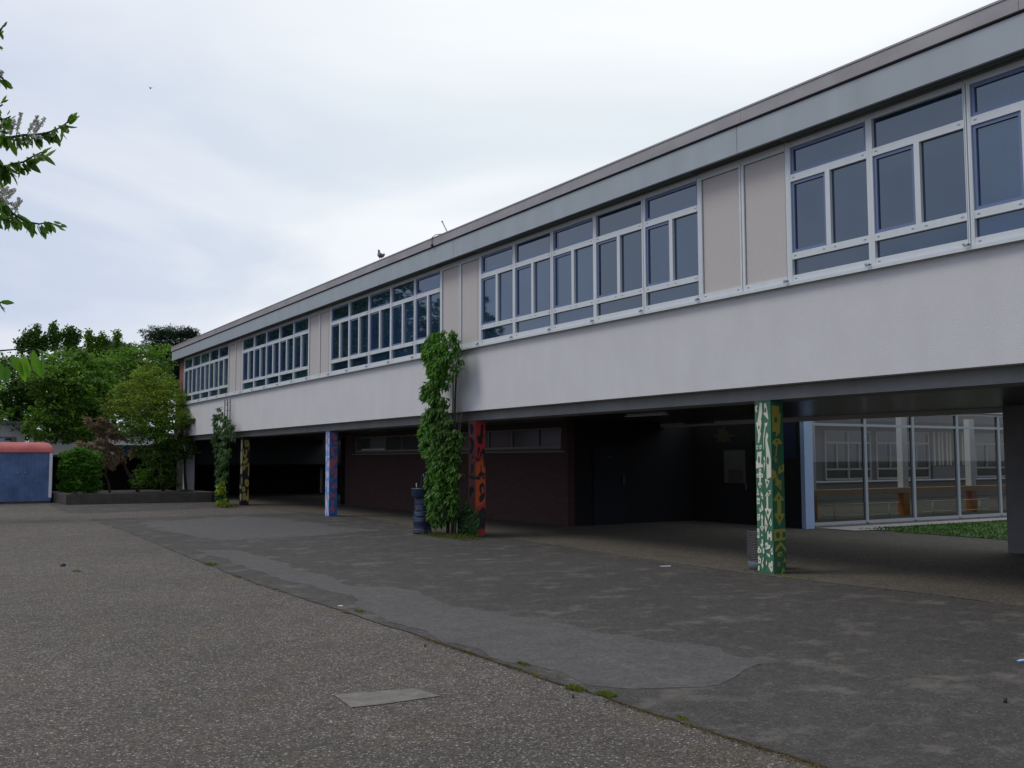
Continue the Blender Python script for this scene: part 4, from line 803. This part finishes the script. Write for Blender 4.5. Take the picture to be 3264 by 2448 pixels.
# ------------------------------------------------------------------ climbing vines
def vine(rows, Xc, thick, n, size, m, name, label, stems, droop=1.0, seed=1, extra=None, zoom=None, aspect=0.33):
    """rows: (pixel y, x left, x right) surveyed on the plane X=Xc"""
    R_ = []
    for (y, a, b) in rows:
        pa = zoom(a, y, Xc); pb = zoom(b, y, Xc); R_.append((pa.z, pa.y, pb.y))
    R_.sort(); zz = np.array([r[0] for r in R_]); ya = np.array([r[1] for r in R_]); yb = np.array([r[2] for r in R_])
    root = thing(name, (Xc, (ya[0]+yb[0])/2, 0), label, 'vine'); rs = np.random.RandomState(seed); P = []
    nc = n//26
    w = np.interp(np.linspace(zz[0], zz[-1], 200), zz, ya-yb); cdf = np.cumsum(w); cdf /= cdf[-1]
    cz = np.interp(rs.rand(nc), cdf, np.linspace(zz[0], zz[-1], 200)); A = np.interp(cz, zz, ya); B = np.interp(cz, zz, yb)
    u = rs.rand(nc); cy = B+0.12+(A-B-0.24)*u; hw = (A-B)/2; cx = Xc-thick*np.sqrt(np.maximum(0, 1-(2*u-1)**2))*rs.uniform(0.2, 1.0, nc)
    Ps = []; Ds = []; Ns = []
    for k in range(nc):
        mm = rs.randint(16, 36); o_ = rs.normal(0, 1, (mm, 3))+np.array([-0.8, 0, 0.3]); o_ /= np.linalg.norm(o_, axis=1)[:, None]; off = o_*np.array([0.10, 0.12, 0.09])*rs.uniform(0.4, 1.0, (mm, 1)); Ps.append(np.array([cx[k], cy[k], cz[k]])+off); Ns.append(o_+np.array([-0.2, 0, 0.6]))
        Ds.append(np.array([-0.5, (cy[k]-(A[k]+B[k])/2)/max(0.2, hw[k])*0.6, 0])+rs.normal(0, 0.45, (mm, 3))+np.array([0, 0, -droop]))
    Nm = np.concatenate(Ns); P = np.concatenate(Ps); D = np.concatenate(Ds); P[:, 0] = np.minimum(P[:, 0], Xc+0.05); ok = P[:, 2] > 0.03
    V, F = leaves_np(P[ok], D[ok], size, seed, aspect, kind='full', nrm=Nm[ok]); np_mesh('foliage', V, F, m, root)
    mb = MB()
    for i, (s, e, r) in enumerate(stems): limb(mb, s, e, r, r*0.5, seed+i*2.7, 10, 0.03)
    mb.build('stem', M['bark'], root); return root
zz3 = lambda x, y, X: ray(1040+x/2.07375, 950+y/2.07375, X=X)
vine([(215, 820, 850), (240, 735, 890), (290, 690, 900), (370, 665, 900), (400, 665, 910), (450, 690, 912), (500, 705, 908), (545, 735, 890), (580, 690, 850), (620, 655, 860), (655, 665, 850), (690, 735, 840), (720, 720, 838), (760, 700, 845), (820, 655, 870), (880, 640, 905), (930, 645, 915), (1000, 670, 912), (1060, 695, 905), (1150, 710, 910), (1230, 695, 905), (1300, 705, 900), (1380, 695, 880), (1440, 705, 860), (1480, 730, 845)],
     9.80, 0.30, 13000, 0.115, M['leaf_vine'], 'climbing_vine', 'tall bright green climbing vine reaching the upper windows beside the red pillar',
     [((9.85, 18.35, 0), (9.95, 18.35, 3.6), 0.035), ((9.8, 18.15, 0), (9.95, 18.1, 2.6), 0.03), ((9.82, 18.5, 0), (9.9, 18.6, 2.2), 0.025), ((9.8, 18.25, 0), (9.9, 18.4, 4.2), 0.02)], seed=61, zoom=zz3)
vine([(1350, 930, 1000), (1390, 915, 1020), (1440, 900, 1035), (1490, 890, 1035), (1530, 900, 1020), (1560, 930, 1000)], 10.2, 0.15, 1300, 0.10, M['leaf_vine2'], 'climbing_vine', 'small bushy vine growing around the foot of the red pillar',
     [((10.2, 18.15, 0), (10.25, 18.2, 0.7), 0.012)], seed=64, zoom=zz3)
zz2 = lambda x, y, X: ray(540+x/2.074, 900+y/2.074, X=X)
vine([(830, 335, 355), (880, 325, 372), (915, 300, 395), (940, 300, 425), (985, 320, 445), (1010, 280, 440), (1050, 300, 435), (1100, 320, 420), (1150, 325, 420), (1200, 335, 405), (1260, 330, 400), (1320, 340, 400), (1380, 335, 390), (1440, 340, 395), (1468, 345, 430)], 9.85, 0.22, 3600, 0.12, M['leaf_vine2'], 'climbing_vine', 'thin climbing vine on the steel ladder trellis near the black pillar',
     [((9.9, 35.5, 0), (9.92, 35.6, 3.0), 0.03), ((9.85, 35.7, 0), (9.9, 35.7, 2.2), 0.025)], seed=67, zoom=zz2, aspect=0.36)
vine([(1325, 345, 385), (1360, 335, 390), (1395, 345, 380)], 9.55, 0.12, 260, 0.13, M['leaf_yellow'], 'yellow_vine', 'yellow leaved sprig low on the thin trellis vine', [((9.6, 35.6, 0), (9.6, 35.6, 1.0), 0.012)], seed=69, zoom=zz2, droop=0.2, aspect=0.6)
vine([(1455, 370, 420), (1470, 350, 438)], 9.6, 0.3, 260, 0.10, M['leaf_yellow'], 'low_plant', 'low yellowish plant at the foot of the thin trellis vine', [((9.6, 35.3, 0), (9.6, 35.3, 0.1), 0.012)], seed=70, zoom=zz2, droop=0.0, aspect=0.6)
for (ya, yb, zt, lb) in ((36.03, 35.34, 3.78, 'narrow steel ladder trellis carrying the thin vine'), (18.72, 18.30, 2.45, 'narrow steel ladder trellis hidden in the tall bright vine')):
    t = thing('trellis_ladder', (9.98, (ya+yb)/2, 0), lb, 'trellis'); mb = MB()
    for y in (ya, (ya+yb)/2, yb): mb.tube([(9.98, y, 0), (9.98, y, zt)], 0.016, 6)
    mb.build('rail', M['core'], t); mb = MB(); z = 0.3
    while z < zt: mb.tube([(9.975, ya, z), (9.975, yb, z)], 0.009, 5); z += 0.28
    for z in ((2.9, 3.6) if zt > 3 else (2.35,)): mb.tube([(9.98, ya, z), (10.11, ya, z)], 0.01, 5)
    mb.build('rung', M['core'], t)

# ------------------------------------------------------------------ drinking fountain sculpture
ft = thing('drinking_fountain', (9.66, 19.33, 0), 'dark blue sculpted drinking fountain column with looped handle beside the vine', 'fountain')
FB = mat('dark blue glaze', (0.012, 0.024, 0.055), 0.4, noise_amt=0.5, noise_scale=9, bump=0.4, bump_scale=14)
prof = [(0.001, 0), (0.20, 0), (0.205, 0.04), (0.185, 0.10), (0.19, 0.18), (0.20, 0.26), (0.205, 0.30), (0.18, 0.345), (0.195, 0.37), (0.2, 0.42), (0.17, 0.47), (0.18, 0.50), (0.175, 0.55), (0.16, 0.58), (0.17, 0.62), (0.18, 0.66), (0.17, 0.70), (0.175, 0.76), (0.18, 0.79), (0.225, 0.805), (0.235, 0.82), (0.235, 0.95), (0.245, 0.965), (0.24, 0.985), (0.17, 0.985), (0.12, 0.955), (0.001, 0.95)]
MB().lathe(prof, 9.66, 19.33, 28, 0, 0.07).build('column', FB, ft)
mb = MB()
for z, r in ((0.355, 0.193), (0.475, 0.178), (0.09, 0.192), (0.60, 0.168)):
    pts = [(9.66+r*math.cos(t)*1.02, 19.33+r*math.sin(t)*1.02, z+0.012*math.sin(2*t+z*9)) for t in [2*math.pi*i/20 for i in range(21)]]; mb.tube(pts, 0.007, 5)
mb.build('ring_line', mat('pale blue ridge', (0.10, 0.14, 0.20), 0.6), ft)
mb = MB(); pts = [(9.66, 19.33+0.09*math.cos(t)-0.03, 0.97+0.30*math.sin(t)) for t in [math.pi*i/12 for i in range(13)]]; mb.tube(pts, 0.022, 8); mb.build('handle', FB, ft)
mb = MB(); mb.tube([(9.60, 19.50, 0.97), (9.60, 19.50, 1.04)], 0.016, 8); mb.ball((9.60, 19.50, 1.06), 0.026); mb.build('tap', M['metal'], ft)
# ------------------------------------------------------------------ litter bin
bn = thing('litter_bin', (10.68, 10.42, 0), 'round litter bin with ribbed sides behind the green pillar', 'bin')
MB().lathe([(0.001, 0), (0.19, 0), (0.195, 0.13), (0.19, 0.135)], 10.68, 10.42, 28).build('base', mat('grey blue plinth', (0.13, 0.15, 0.17), 0.7, noise_amt=0.15), bn)
mb = MB(); pr = []
z = 0.135
while z < 0.53: pr += [(0.200, z), (0.205, z+0.006), (0.200, z+0.013), (0.186, z+0.016), (0.186, z+0.021)]; z += 0.024
pr += [(0.20, 0.535), (0.205, 0.55), (0.18, 0.56), (0.17, 0.53), (0.165, 0.2), (0.001, 0.2)]
mb.lathe(pr, 10.68, 10.42, 28).build('body', mat('dark grey slats', (0.07, 0.068, 0.07), 0.5, noise_amt=0.2), bn)

# ------------------------------------------------------------------ planter
pn = thing('planter', (7.7, 42, 0), 'low weathered concrete planter wall in front of the shrubs', 'planter')
mb = MB(); mb.prism([(5.15, 38.95), (10.2, 38.35), (10.22, 38.6), (5.18, 39.2)], 0, 0.38); mb.prism([(10.2, 38.60), (10.22, 38.60), (10.42, 38.6), (10.25, 43.0), (10.0, 43.0), (9.97, 38.63)][2:] + [(9.97, 38.63)][:0], 0, 0.378)
mb.prism([(5.18, 39.2), (5.4, 39.18), (4.95, 46), (4.7, 46)], 0, 0.378)
mb.build('wall', M['concrete'], pn)
MB().prism([(5.3, 39.15), (10.05, 38.6), (10.1, 46), (4.9, 46)], 0, 0.30).build('soil', M['soil'], pn)
# dark backing: open shed behind the shrubs
sh = thing('dark_shed', (8, 49, 0), 'low dark open shed with flat roof behind the planter shrubs', 'shed')
a = ray(168*1.0, 1455, Y=48)
mb = MB(); mb.box(4.3, 14.5, 50.0, 50.15, 0, 1.78); mb.box(4.3, 4.4, 47.9, 50.0, 0, 1.78); mb.box(14.4, 14.5, 47.9, 50, 0, 1.78); mb.build('wall', M['pitch'], sh)
MB().box(4.2, 14.6, 47.7, 50.2, 1.78, 1.86).build('roof', M['concrete'], sh)

# ------------------------------------------------------------------ site trailer
tr = thing('site_trailer', (2.2, 42.4, 0), 'faded blue boarded site trailer with rounded red roof', 'trailer')
X0, X1, TY0, TY1 = -1.2, 4.93, 41.3, 43.6
MB().box(X0, X1, TY0, TY1, 0.07, 1.93).build('body', M['trailer'], tr)
mb = MB(); sec = []
for i in range(13):
    t = math.pi*i/12; sec.append((TY0-0.06+(TY1-TY0+0.12)*(1-math.cos(t))/2, 1.91+0.40*math.sin(t)**0.75))
xs = [X0-0.05, X1-0.22, X1-0.06, X1+0.03, X1+0.06]; sc = [1, 1, 0.96, 0.80, 0.45]
vs = [(x, y, 1.91+(z-1.91)*s) for x, s in zip(xs, sc) for y, z in sec]; n = len(sec)
mb.add(vs, [(i*n+k, i*n+k+1, (i+1)*n+k+1, (i+1)*n+k) for i in range(len(xs)-1) for k in range(n-1)], 0, True)
mb.add([(X1+0.06, y, 1.91+(z-1.91)*0.45) for y, z in sec], [tuple(range(n))]); mb.box(X0-.04, X1+.05, TY0-0.05, TY1+.05, 1.90, 1.925)
mb.build('roof', M['redroof'], tr)
mb = MB(); mb.box(X1-0.09, X1+0.015, TY0-0.02, TY0+0.0, 0.2, 1.90); mb.box(X1+0.0005, X1+0.015, TY0, TY0+0.06, 0.2, 1.90); mb.build('corner_trim', M['white'], tr)
mb = MB(); mb.box(3.2, 4.05, TY0-0.012, TY0-0.0, 1.10, 1.74); mb.build('hatch', M['trailer'], tr)
mb = MB(); rs_ = random.Random(4)
for i in range(9):
    x = 3.25+rs_.random()*0.8; z = 1.0+rs_.random()*0.18; s = rs_.uniform(0.012, 0.035); mb.box(x, x+s, TY0-0.016-0.0003*i, TY0-0.013, z, z+s*1.2)
mb.build('paint_fleck', mat('flaked paint', (0.35, 0.33, 0.4), 0.8), tr)
mb = MB()
for x in (0.0, 3.6):
    prof = [(0.001, -0.1), (0.16, -0.1), (0.18, -0.06), (0.18, 0.06), (0.16, 0.1), (0.001, 0.1)]
    vs = [(x+r*math.cos(2*math.pi*k/16), 42.5+h_*1.5, 0.181+r*math.sin(2*math.pi*k/16)) for r, h_ in prof for k in range(16)]
    mb = MB(); mb.add(vs, [(i*16+k, i*16+(k+1) % 16, (i+1)*16+(k+1) % 16, (i+1)*16+k) for i in range(5) for k in range(16)], 0, True); mb.build('wheel', M['dark'], tr)
MB().box(X0, X1-0.02, TY0+0.02, TY0+0.05, 0.0, 0.07).build('skirt', M['concrete'], tr)

# ------------------------------------------------------------------ white building beyond
wb = thing('flat_roof_building', (5, 58, 0), 'small white flat roofed building beyond the blue trailer', 'building')
MB().box(-8, 5.38, 56, 66, 0, 3.44).build('wall', M['render_'], wb)
MB().box(-8.2, 5.5, 55.8, 66.2, 3.44, 3.58).build('roof', M['fascia'], wb)
w = MB().box(-7, 5.0, 55.96, 56.0, 1.6, 2.80).build('window', mat('warm grey frame', (0.22, 0.2, 0.18), 0.7), wb)
MB().box(-6.9, 4.75, 55.93, 55.96, 1.6, 2.72).build('pane', M['pane'], w)
wc = thing('flat_roof_building', (10, 55.5, 0), 'white low building seen in gaps between the hedge and the maple trunk', 'building')
MB().box(5.6, 15, 54.8, 56.2, 0, 2.9).build('wall', mat('bright white wall', (0.75, 0.76, 0.78), 0.8), wc)
MB().box(5.55, 15.1, 54.6, 56.3, 2.9, 3.05).build('roof', M['fascia'], wc)
w = MB().box(9.5, 13, 54.76, 54.8, 1.9, 2.4).build('window', M['pane'], wc)

# ------------------------------------------------------------------ pigeon and flying bird
pg = thing('pigeon', tuple(ray(1213, 829, X=9.80)), 'grey pigeon standing upright on the roof edge', 'bird')
def bird_body(c, fwd, L_, up=(0, 0, 1), mats=None, root=None, pitchup=0.9):
    F_ = Vector(fwd).normalized(); 
    rings = [(-1.0, 0.02, 0.0), (-0.85, 0.10, 0.03), (-0.6, 0.15, 0.05), (-0.3, 0.30, 0.10), (0.0, 0.40, 0.16), (0.28, 0.37, 0.28), (0.42, 0.27, 0.45), (0.48, 0.19, 0.62), (0.50, 0.155, 0.76), (0.54, 0.17, 0.86), (0.60, 0.15, 0.95), (0.64, 0.06, 1.01)]
    S_ = F_.cross(Vector((0, 0, 1))).normalized(); vs = []; sg = 12
    P = [Vector(c)+F_*(a*L_)+Vector((0, 0, (z+(a+1)*0.25*pitchup)*L_)) for a, r, z in rings]
    for i, (a, r, z) in enumerate(rings):
        d = (P[min(i+1, len(P)-1)]-P[max(0, i-1)]).normalized(); U = S_.cross(d).normalized()
        for k in range(sg): t = 2*math.pi*k/sg; vs.append(P[i]+(S_*math.cos(t)+U*math.sin(t))*r*L_)
    mb = MB(); mb.add(vs, [(i*sg+k, i*sg+(k+1) % sg, (i+1)*sg+(k+1) % sg, (i+1)*sg+k) for i in range(len(rings)-1) for k in range(sg)]+[tuple(range(sg-1, -1, -1)), tuple((len(rings)-1)*sg+k for k in range(sg))], 0, True)
    return mb, F_, S_
base = Vector((9.80, pg.location.y, 6.456)); pg.location = base
mb, F_, S_ = bird_body(base+Vector((0, 0, 0.05)), (-0.1, 1, 0), 0.16)
mb.build('body', mat('pigeon plumage', (0.085, 0.085, 0.12), 0.7, noise_amt=0.3, noise_scale=25), pg)
mb = MB(); h = base+F_*0.102+Vector((0, 0, 0.05+0.16*(0.97+0.41))); mb.tube([h, h+F_*0.03-Vector((0, 0, 0.006))], [0.008, 0.002], 6); mb.build('beak', M['dark'], pg)
mb = MB()
for s in (-1, 1): mb.tube([base+S_*0.025*s+Vector((0, 0, 0.07)), base+S_*0.028*s], 0.005, 5); mb.tube([base+S_*0.028*s+Vector((0, 0, 0.003)), base+S_*0.028*s+F_*0.03+Vector((0, 0, 0.003))], 0.004, 5)
mb.build('leg', mat('pigeon leg', (0.3, 0.08, 0.06), 0.6), pg)
mb = MB()
for s in (-1, 1): mb.ball(base+S_*0.052*s-F_*0.045+Vector((0, 0, 0.122)), (0.018, 0.095, 0.042))
mb.build('wing', mat('pigeon wing', (0.15, 0.15, 0.19), 0.7, noise_amt=0.3, noise_scale=30), pg)
c = ray(480, 281, depth=70); fb = thing('flying_bird', tuple(c), 'tiny dark bird flying high in the sky at the upper left', 'bird')
mb = MB(); mb.ball(c, (0.05, 0.13, 0.05), 8, 6); mb.ball(c+Vector((0, 0.13, 0.02)), 0.035)
mb.add([c+Vector((0, 0.05, 0)), c+Vector((0.12, 0.03, 0.07)), c+Vector((0.24, -0.04, 0.02)), c+Vector((0.1, -0.06, 0.05)), c+Vector((0, -0.06, 0)), c+Vector((-0.12, 0.03, 0.07)), c+Vector((-0.24, -0.04, 0.02)), c+Vector((-0.1, -0.06, 0.05))], [(0, 1, 3, 4), (1, 2, 3), (0, 4, 7, 5), (5, 7, 6)])
mb.build('body', M['dark'], fb)

# ------------------------------------------------------------------ bird cherry tree, its branches enter at the left
tb = ray(-560, 1500, depth=4.6)
root = thing('bird_cherry_tree', (tb.x, tb.y, 0), 'flowering bird cherry whose leafy twigs with white blossom spikes hang in at the left edge', 'tree')
mb = MB(); tr_pts = limb(mb, (tb.x, tb.y, -0.05), tuple(ray(-520, -300, depth=4.7)), 0.10, 0.035, 71, 10, 0.04)
LIMBS = []
def bent(a, b, sag, n=6, seed=0):
    a = Vector(a); b = Vector(b); return [a.lerp(b, t)+Vector((0.05*noise.noise(Vector((seed, t*4, 0))), 0.05*noise.noise(Vector((seed, t*4, 5))), sag*math.sin(math.pi*t)+0.04*noise.noise(Vector((seed, t*4, 9))))) for t in [k/n for k in range(n+1)]]
for q, (h, ty, dd) in enumerate(((5, -60, 3.9), (4, 300, 3.9), (3, 560, 3.8), (3, 900, 4.1), (6, 40, 5.2), (5, 500, 5.3), (7, -300, 4.4))):
    e = ray(-150 if q < 4 else -330, ty, depth=dd); p = bent(tr_pts[h], e, 0.10, 6, q*3.1); mb.tube(p, [0.03-0.0038*k for k in range(7)], 7); LIMBS.append(p)
LP = []; LD = []; FP = []; twigs = MB()
rs = np.random.RandomState(11)
Z8 = lambda x, y, d: ray(x/1.746, 150+y/1.746, depth=d)
def branch(pts, depth, leaves_from=0.0, nl=26, spikes=(), lsize=0.085, droop=0.9, r=0.006, lens=None):
    P = [Z8(x, y, depth+dd) for (x, y, dd) in pts]
    cand = [v for l_ in LIMBS for v in l_[3:]]; st = min(cand, key=lambda v: (v-P[0]).length)
    path = [st, st.lerp(P[0], 0.6)+Vector((0, 0, 0.03))]+P
    twigs.tube(path, [0.02, 0.012]+[max(0.0025, r*(1-0.75*i/len(P))) for i in range(len(P))], 6)
    nl = int(nl*1.4); cum = [0]
    for i in range(1, len(P)): cum.append(cum[-1]+(P[i]-P[i-1]).length)
    def at(t):
        t = t*cum[-1]
        for i in range(1, len(P)):
            if t <= cum[i] or i == len(P)-1:
                k = (t-cum[i-1])/max(1e-6, cum[i]-cum[i-1]); return P[i-1].lerp(P[i], min(1, k)), (P[i]-P[i-1]).normalized()
    for i in range(nl):
        t = leaves_from+(1-leaves_from)*min(1, (i+rs.rand()*0.8)/nl); p, d = at(t); side = 1 if i % 2 else -1
        sv = Vector(rs.normal(0, 1, 3)); dirv = d*0.6+sv*0.42+Vector((0, 0, -droop*1.25))
        if t > 0.93: dirv = d*1.2+sv*0.25+Vector((0, 0, -0.15))
        LP.append(tuple(p+Vector(rs.normal(0, 0.006, 3)))); LD.append(tuple(dirv)); LS.append(0.64*lsize*(0.6 if t > 0.95 else rs.uniform(0.75, 1.15)))
    for (t, dx, dy, ln) in spikes:
        p, d = at(t); e = p+cam.matrix_world.to_3x3() @ Vector((dx, -dy, rs.uniform(-.2, .2))).normalized()*ln*0.62
        twigs.tube([p, e], [0.0018, 0.001], 4)
        for k in range(110):
            q = 0.2+0.8*rs.rand(); FP.append(np.array(p.lerp(e, q))+rs.normal(0, 0.0030*(1.2-q*0.7), 3))
LS = []
branch([(-60, 500, 0.1), (60, 503, 0), (130, 490, 0), (190, 488, 0), (250, 480, 0), (310, 462, 0), (360, 430, 0), (400, 395, 0)], 3.8, 0.2, 52, [(0.30, -0.1, -1, 0.11), (0.38, 0.35, -1, 0.11), (0.45, 0.2, -1, 0.15), (0.55, 0.6, -1, 0.14), (0.60, 0.7, -1, 0.13), (0.42, 1, 0.35, 0.12), (0.55, 1, 0.2, 0.10), (0.62, 0.2, -1, 0.09)])
branch([(-60, 700, 0.1), (20, 670, 0), (70, 650, 0), (130, 640, 0), (180, 610, 0), (232, 585, 0)], 3.6, 0.1, 34, [], 0.095)
branch([(-60, 610, 0.1), (-10, 640, 0), (30, 680, 0), (50, 700, 0)], 3.6, 0.1, 20, [(0.5, 0.3, -1, 0.05)], 0.09)
branch([(-60, 840, 0.1), (0, 860, 0), (40, 905, 0), (100, 945, 0), (160, 975, 0), (220, 985, 0), (270, 975, 0), (322, 995, 0)], 3.8, 0.1, 46, [(0.15, 1, -0.5, 0.12), (0.22, 0.8, -1, 0.09), (0.3, 0.6, -1, 0.11), (0.38, 1, -1, 0.11), (0.5, 1, -0.9, 0.10), (0.55, 0.3, -1, 0.11), (0.25, 1, 0.2, 0.12)], 0.085)
branch([(-60, 790, 0.1), (-10, 810, 0), (20, 850, 0)], 3.9, 0.2, 8, [(0.6, 1, -0.8, 0.12), (0.9, 1, -0.5, 0.1)], 0.07)
branch([(-80, 160, 0.1), (-20, 150, 0), (15, 175, 0), (35, 200, 0)], 3.8, 0.2, 18, [(0.8, 0.6, -1, 0.03)], 0.085)
branch([(-80, 400, 0.1), (-10, 400, 0), (20, 405, 0), (60, 385, 0)], 3.8, 0.2, 20, [], 0.08)
branch([(-80, 330, 0.1), (-20, 340, 0), (15, 320, 0)], 3.8, 0.3, 10, [], 0.07)
branch([(-80, 460, 0.1), (-20, 470, 0), (30, 470, 0)], 3.8, 0.2, 16, [], 0.08)
branch([(-80, 950, 0.1), (-20, 935, 0), (30, 945, 0), (75, 960, 0)], 3.7, 0.2, 20, [], 0.09)
branch([(-80, 1440, 0.1), (-10, 1425, 0), (30, 1415, 0)], 4.2, 0.2, 9, [], 0.08)
branch([(-90, 0, 0.1), (-20, -60, 0), (20, -120, 0)], 3.8, 0.1, 14, [], 0.08)
# the nearer sprig low at the left
SD = 2.5
P = [ray(x, y, depth=SD) for x, y in ((-160, 1125), (0, 1118), (60, 1113), (110, 1110))]
twigs.tube(bent(LIMBS[3][4], P[0], -0.05, 5, 2)+P[1:], [0.009, 0.008, 0.007, 0.006, 0.005, 0.004, 0.0022, 0.0016, 0.001], 5)
for (x0, y0, x1, y1) in ((0, 1120, 30, 1160), (35, 1130, 70, 1190), (70, 1130, 95, 1200), (105, 1115, 125, 1195), (60, 1140, 80, 1210), (-5, 1150, 10, 1210), (130, 1112, 140, 1200), (115, 1110, 178, 1142), (20, 1165, 25, 1215)):
    a = ray(x0, y0, depth=SD); c = ray(x1, y1, depth=SD); LP.append(tuple(a)); LD.append(tuple(c-a)); LS.append((c-a).length*1.1)
# leafy side twigs on the limbs outside the picture
for l_ in LIMBS:
    for k in range(18):
        t = rs.uniform(0.15, 1.0)*(len(l_)-1); i0 = min(int(t), len(l_)-2); p0 = l_[i0].lerp(l_[i0+1], t-i0)
        d0 = Vector(rs.normal(0, 1, 3)); d0.z = abs(d0.z)*0.4-0.1; d0.normalize(); e = p0+d0*rs.uniform(0.3, 0.55)
        v = cam.matrix_world.inverted() @ e
        if v.x/-v.z > -1632/FPX-0.03 and abs(v.y/-v.z) < 0.42: continue
        pp = bent(p0, e, 0.05, 4, k*1.7); twigs.tube(pp, [0.006, 0.005, 0.004, 0.003, 0.0015], 5)
        for m_ in range(16):
            u = rs.uniform(0.15, 1)*4; i1 = min(int(u), 3); q_ = pp[i1].lerp(pp[i1+1], u-i1); LP.append(tuple(q_)); LD.append(tuple(d0*0.5+Vector(rs.normal(0, 0.5, 3))+Vector((0, 0, -0.9)))); LS.append(rs.uniform(0.045, 0.075))
LPa = np.array(LP); LDa = np.array(LD); LSa = np.array(LS)
def sized_leaves(P, D, S_, seed, aspect=0.42):
    V, F = leaves_np(P, D, 1.0, seed, aspect, kind='full'); V = V.reshape(len(P), 9, 3); L0 = np.linalg.norm(V[:, 4]-V[:, 0], axis=1)
    return (P[:, None, :]+(V-P[:, None, :])*(S_/L0)[:, None, None]).reshape(-1, 3), F
V, F = sized_leaves(LPa, LDa, LSa, 5, 0.38)
mb.build('trunk', M['bark'], root); twigs.build('branch', M['twig'], root)
np_mesh('foliage', V, F, M['leaf_cherry'], root)
FPa = np.array(FP); Vs = []; Fs = []
V, F = leaves_np(FPa, rs.normal(0, 1, FPa.shape), 0.0075, 7, 0.9); V2, F2 = leaves_np(FPa, rs.normal(0, 1, FPa.shape), 0.0075, 8, 0.9)
np_mesh('blossom', np.concatenate([V, V2]), np.concatenate([F, F2+len(V)]), M['petal'], root)

# ------------------------------------------------------------------ litter
def scrap(name, dx, dy, s, m, label, cat='litter', h=0.02, seed=0):
    p = ray(dx*K, dy*K, Z=0.006); rs = random.Random(seed); mb = MB(); n = 9; top = []
    vs = [(p.x, p.y, 0.006+h)]
    for i in range(n): t = 2*math.pi*i/n; r = s*rs.uniform(0.6, 1.1); vs.append((p.x+r*math.cos(t), p.y+r*math.sin(t)*0.7, 0.005+h*rs.uniform(0.1, 1)))
    for i in range(n): t = 2*math.pi*i/n; r = s*rs.uniform(0.5, 0.9); vs.append((p.x+r*math.cos(t)*0.8, p.y+r*math.sin(t)*0.6, 0.005))
    mb.add(vs, [(0, 1+i, 1+(i+1) % n) for i in range(n)]+[(1+i, 1+n+i, 1+n+(i+1) % n, 1+(i+1) % n) for i in range(n)], 0)
    tag(mb.build(name, m, origin=(p.x, p.y, 0)), label, cat, 'scraps on the ground'); 
BL_ = mat('pale blue paper', (0.35, 0.55, 0.75), 0.7); BR = mat('dead leaf brown', (0.05, 0.028, 0.02), 0.8); WH = mat('white scrap', (0.6, 0.6, 0.6), 0.8)
scrap('paper_scrap', 2206, 1429, 0.045, BL_, 'pale blue crumpled paper at the right edge of the yard')
scrap('dead_leaf', 2171, 1517, 0.022, BR, 'dark curled leaf on the dark asphalt at the lower right', 'leaf', 0.03, 3)
scrap('dead_leaf', 136, 1223, 0.05, BR, 'dark curled leaf alone on the coarse asphalt at the left', 'leaf', 0.04, 4)
scrap('dead_leaf', 1238, 1507, 0.012, BR, 'small dark leaf below the widest weed tuft', 'leaf', 0.02, 6)
scrap('dead_leaf', 918, 1397, 0.015, BR, 'tiny dark leaf on coarse asphalt near the strip edge', 'leaf', 0.02, 7)
scrap('paper_scrap', 1440, 1223, 0.12, WH, 'flat whitish scrap near the edge of the paving left of the bin', h=0.006, seed=8)
scrap('paper_scrap', 735, 1309, 0.04, WH, 'small white scrap on the asphalt strip edge', h=0.008, seed=9)
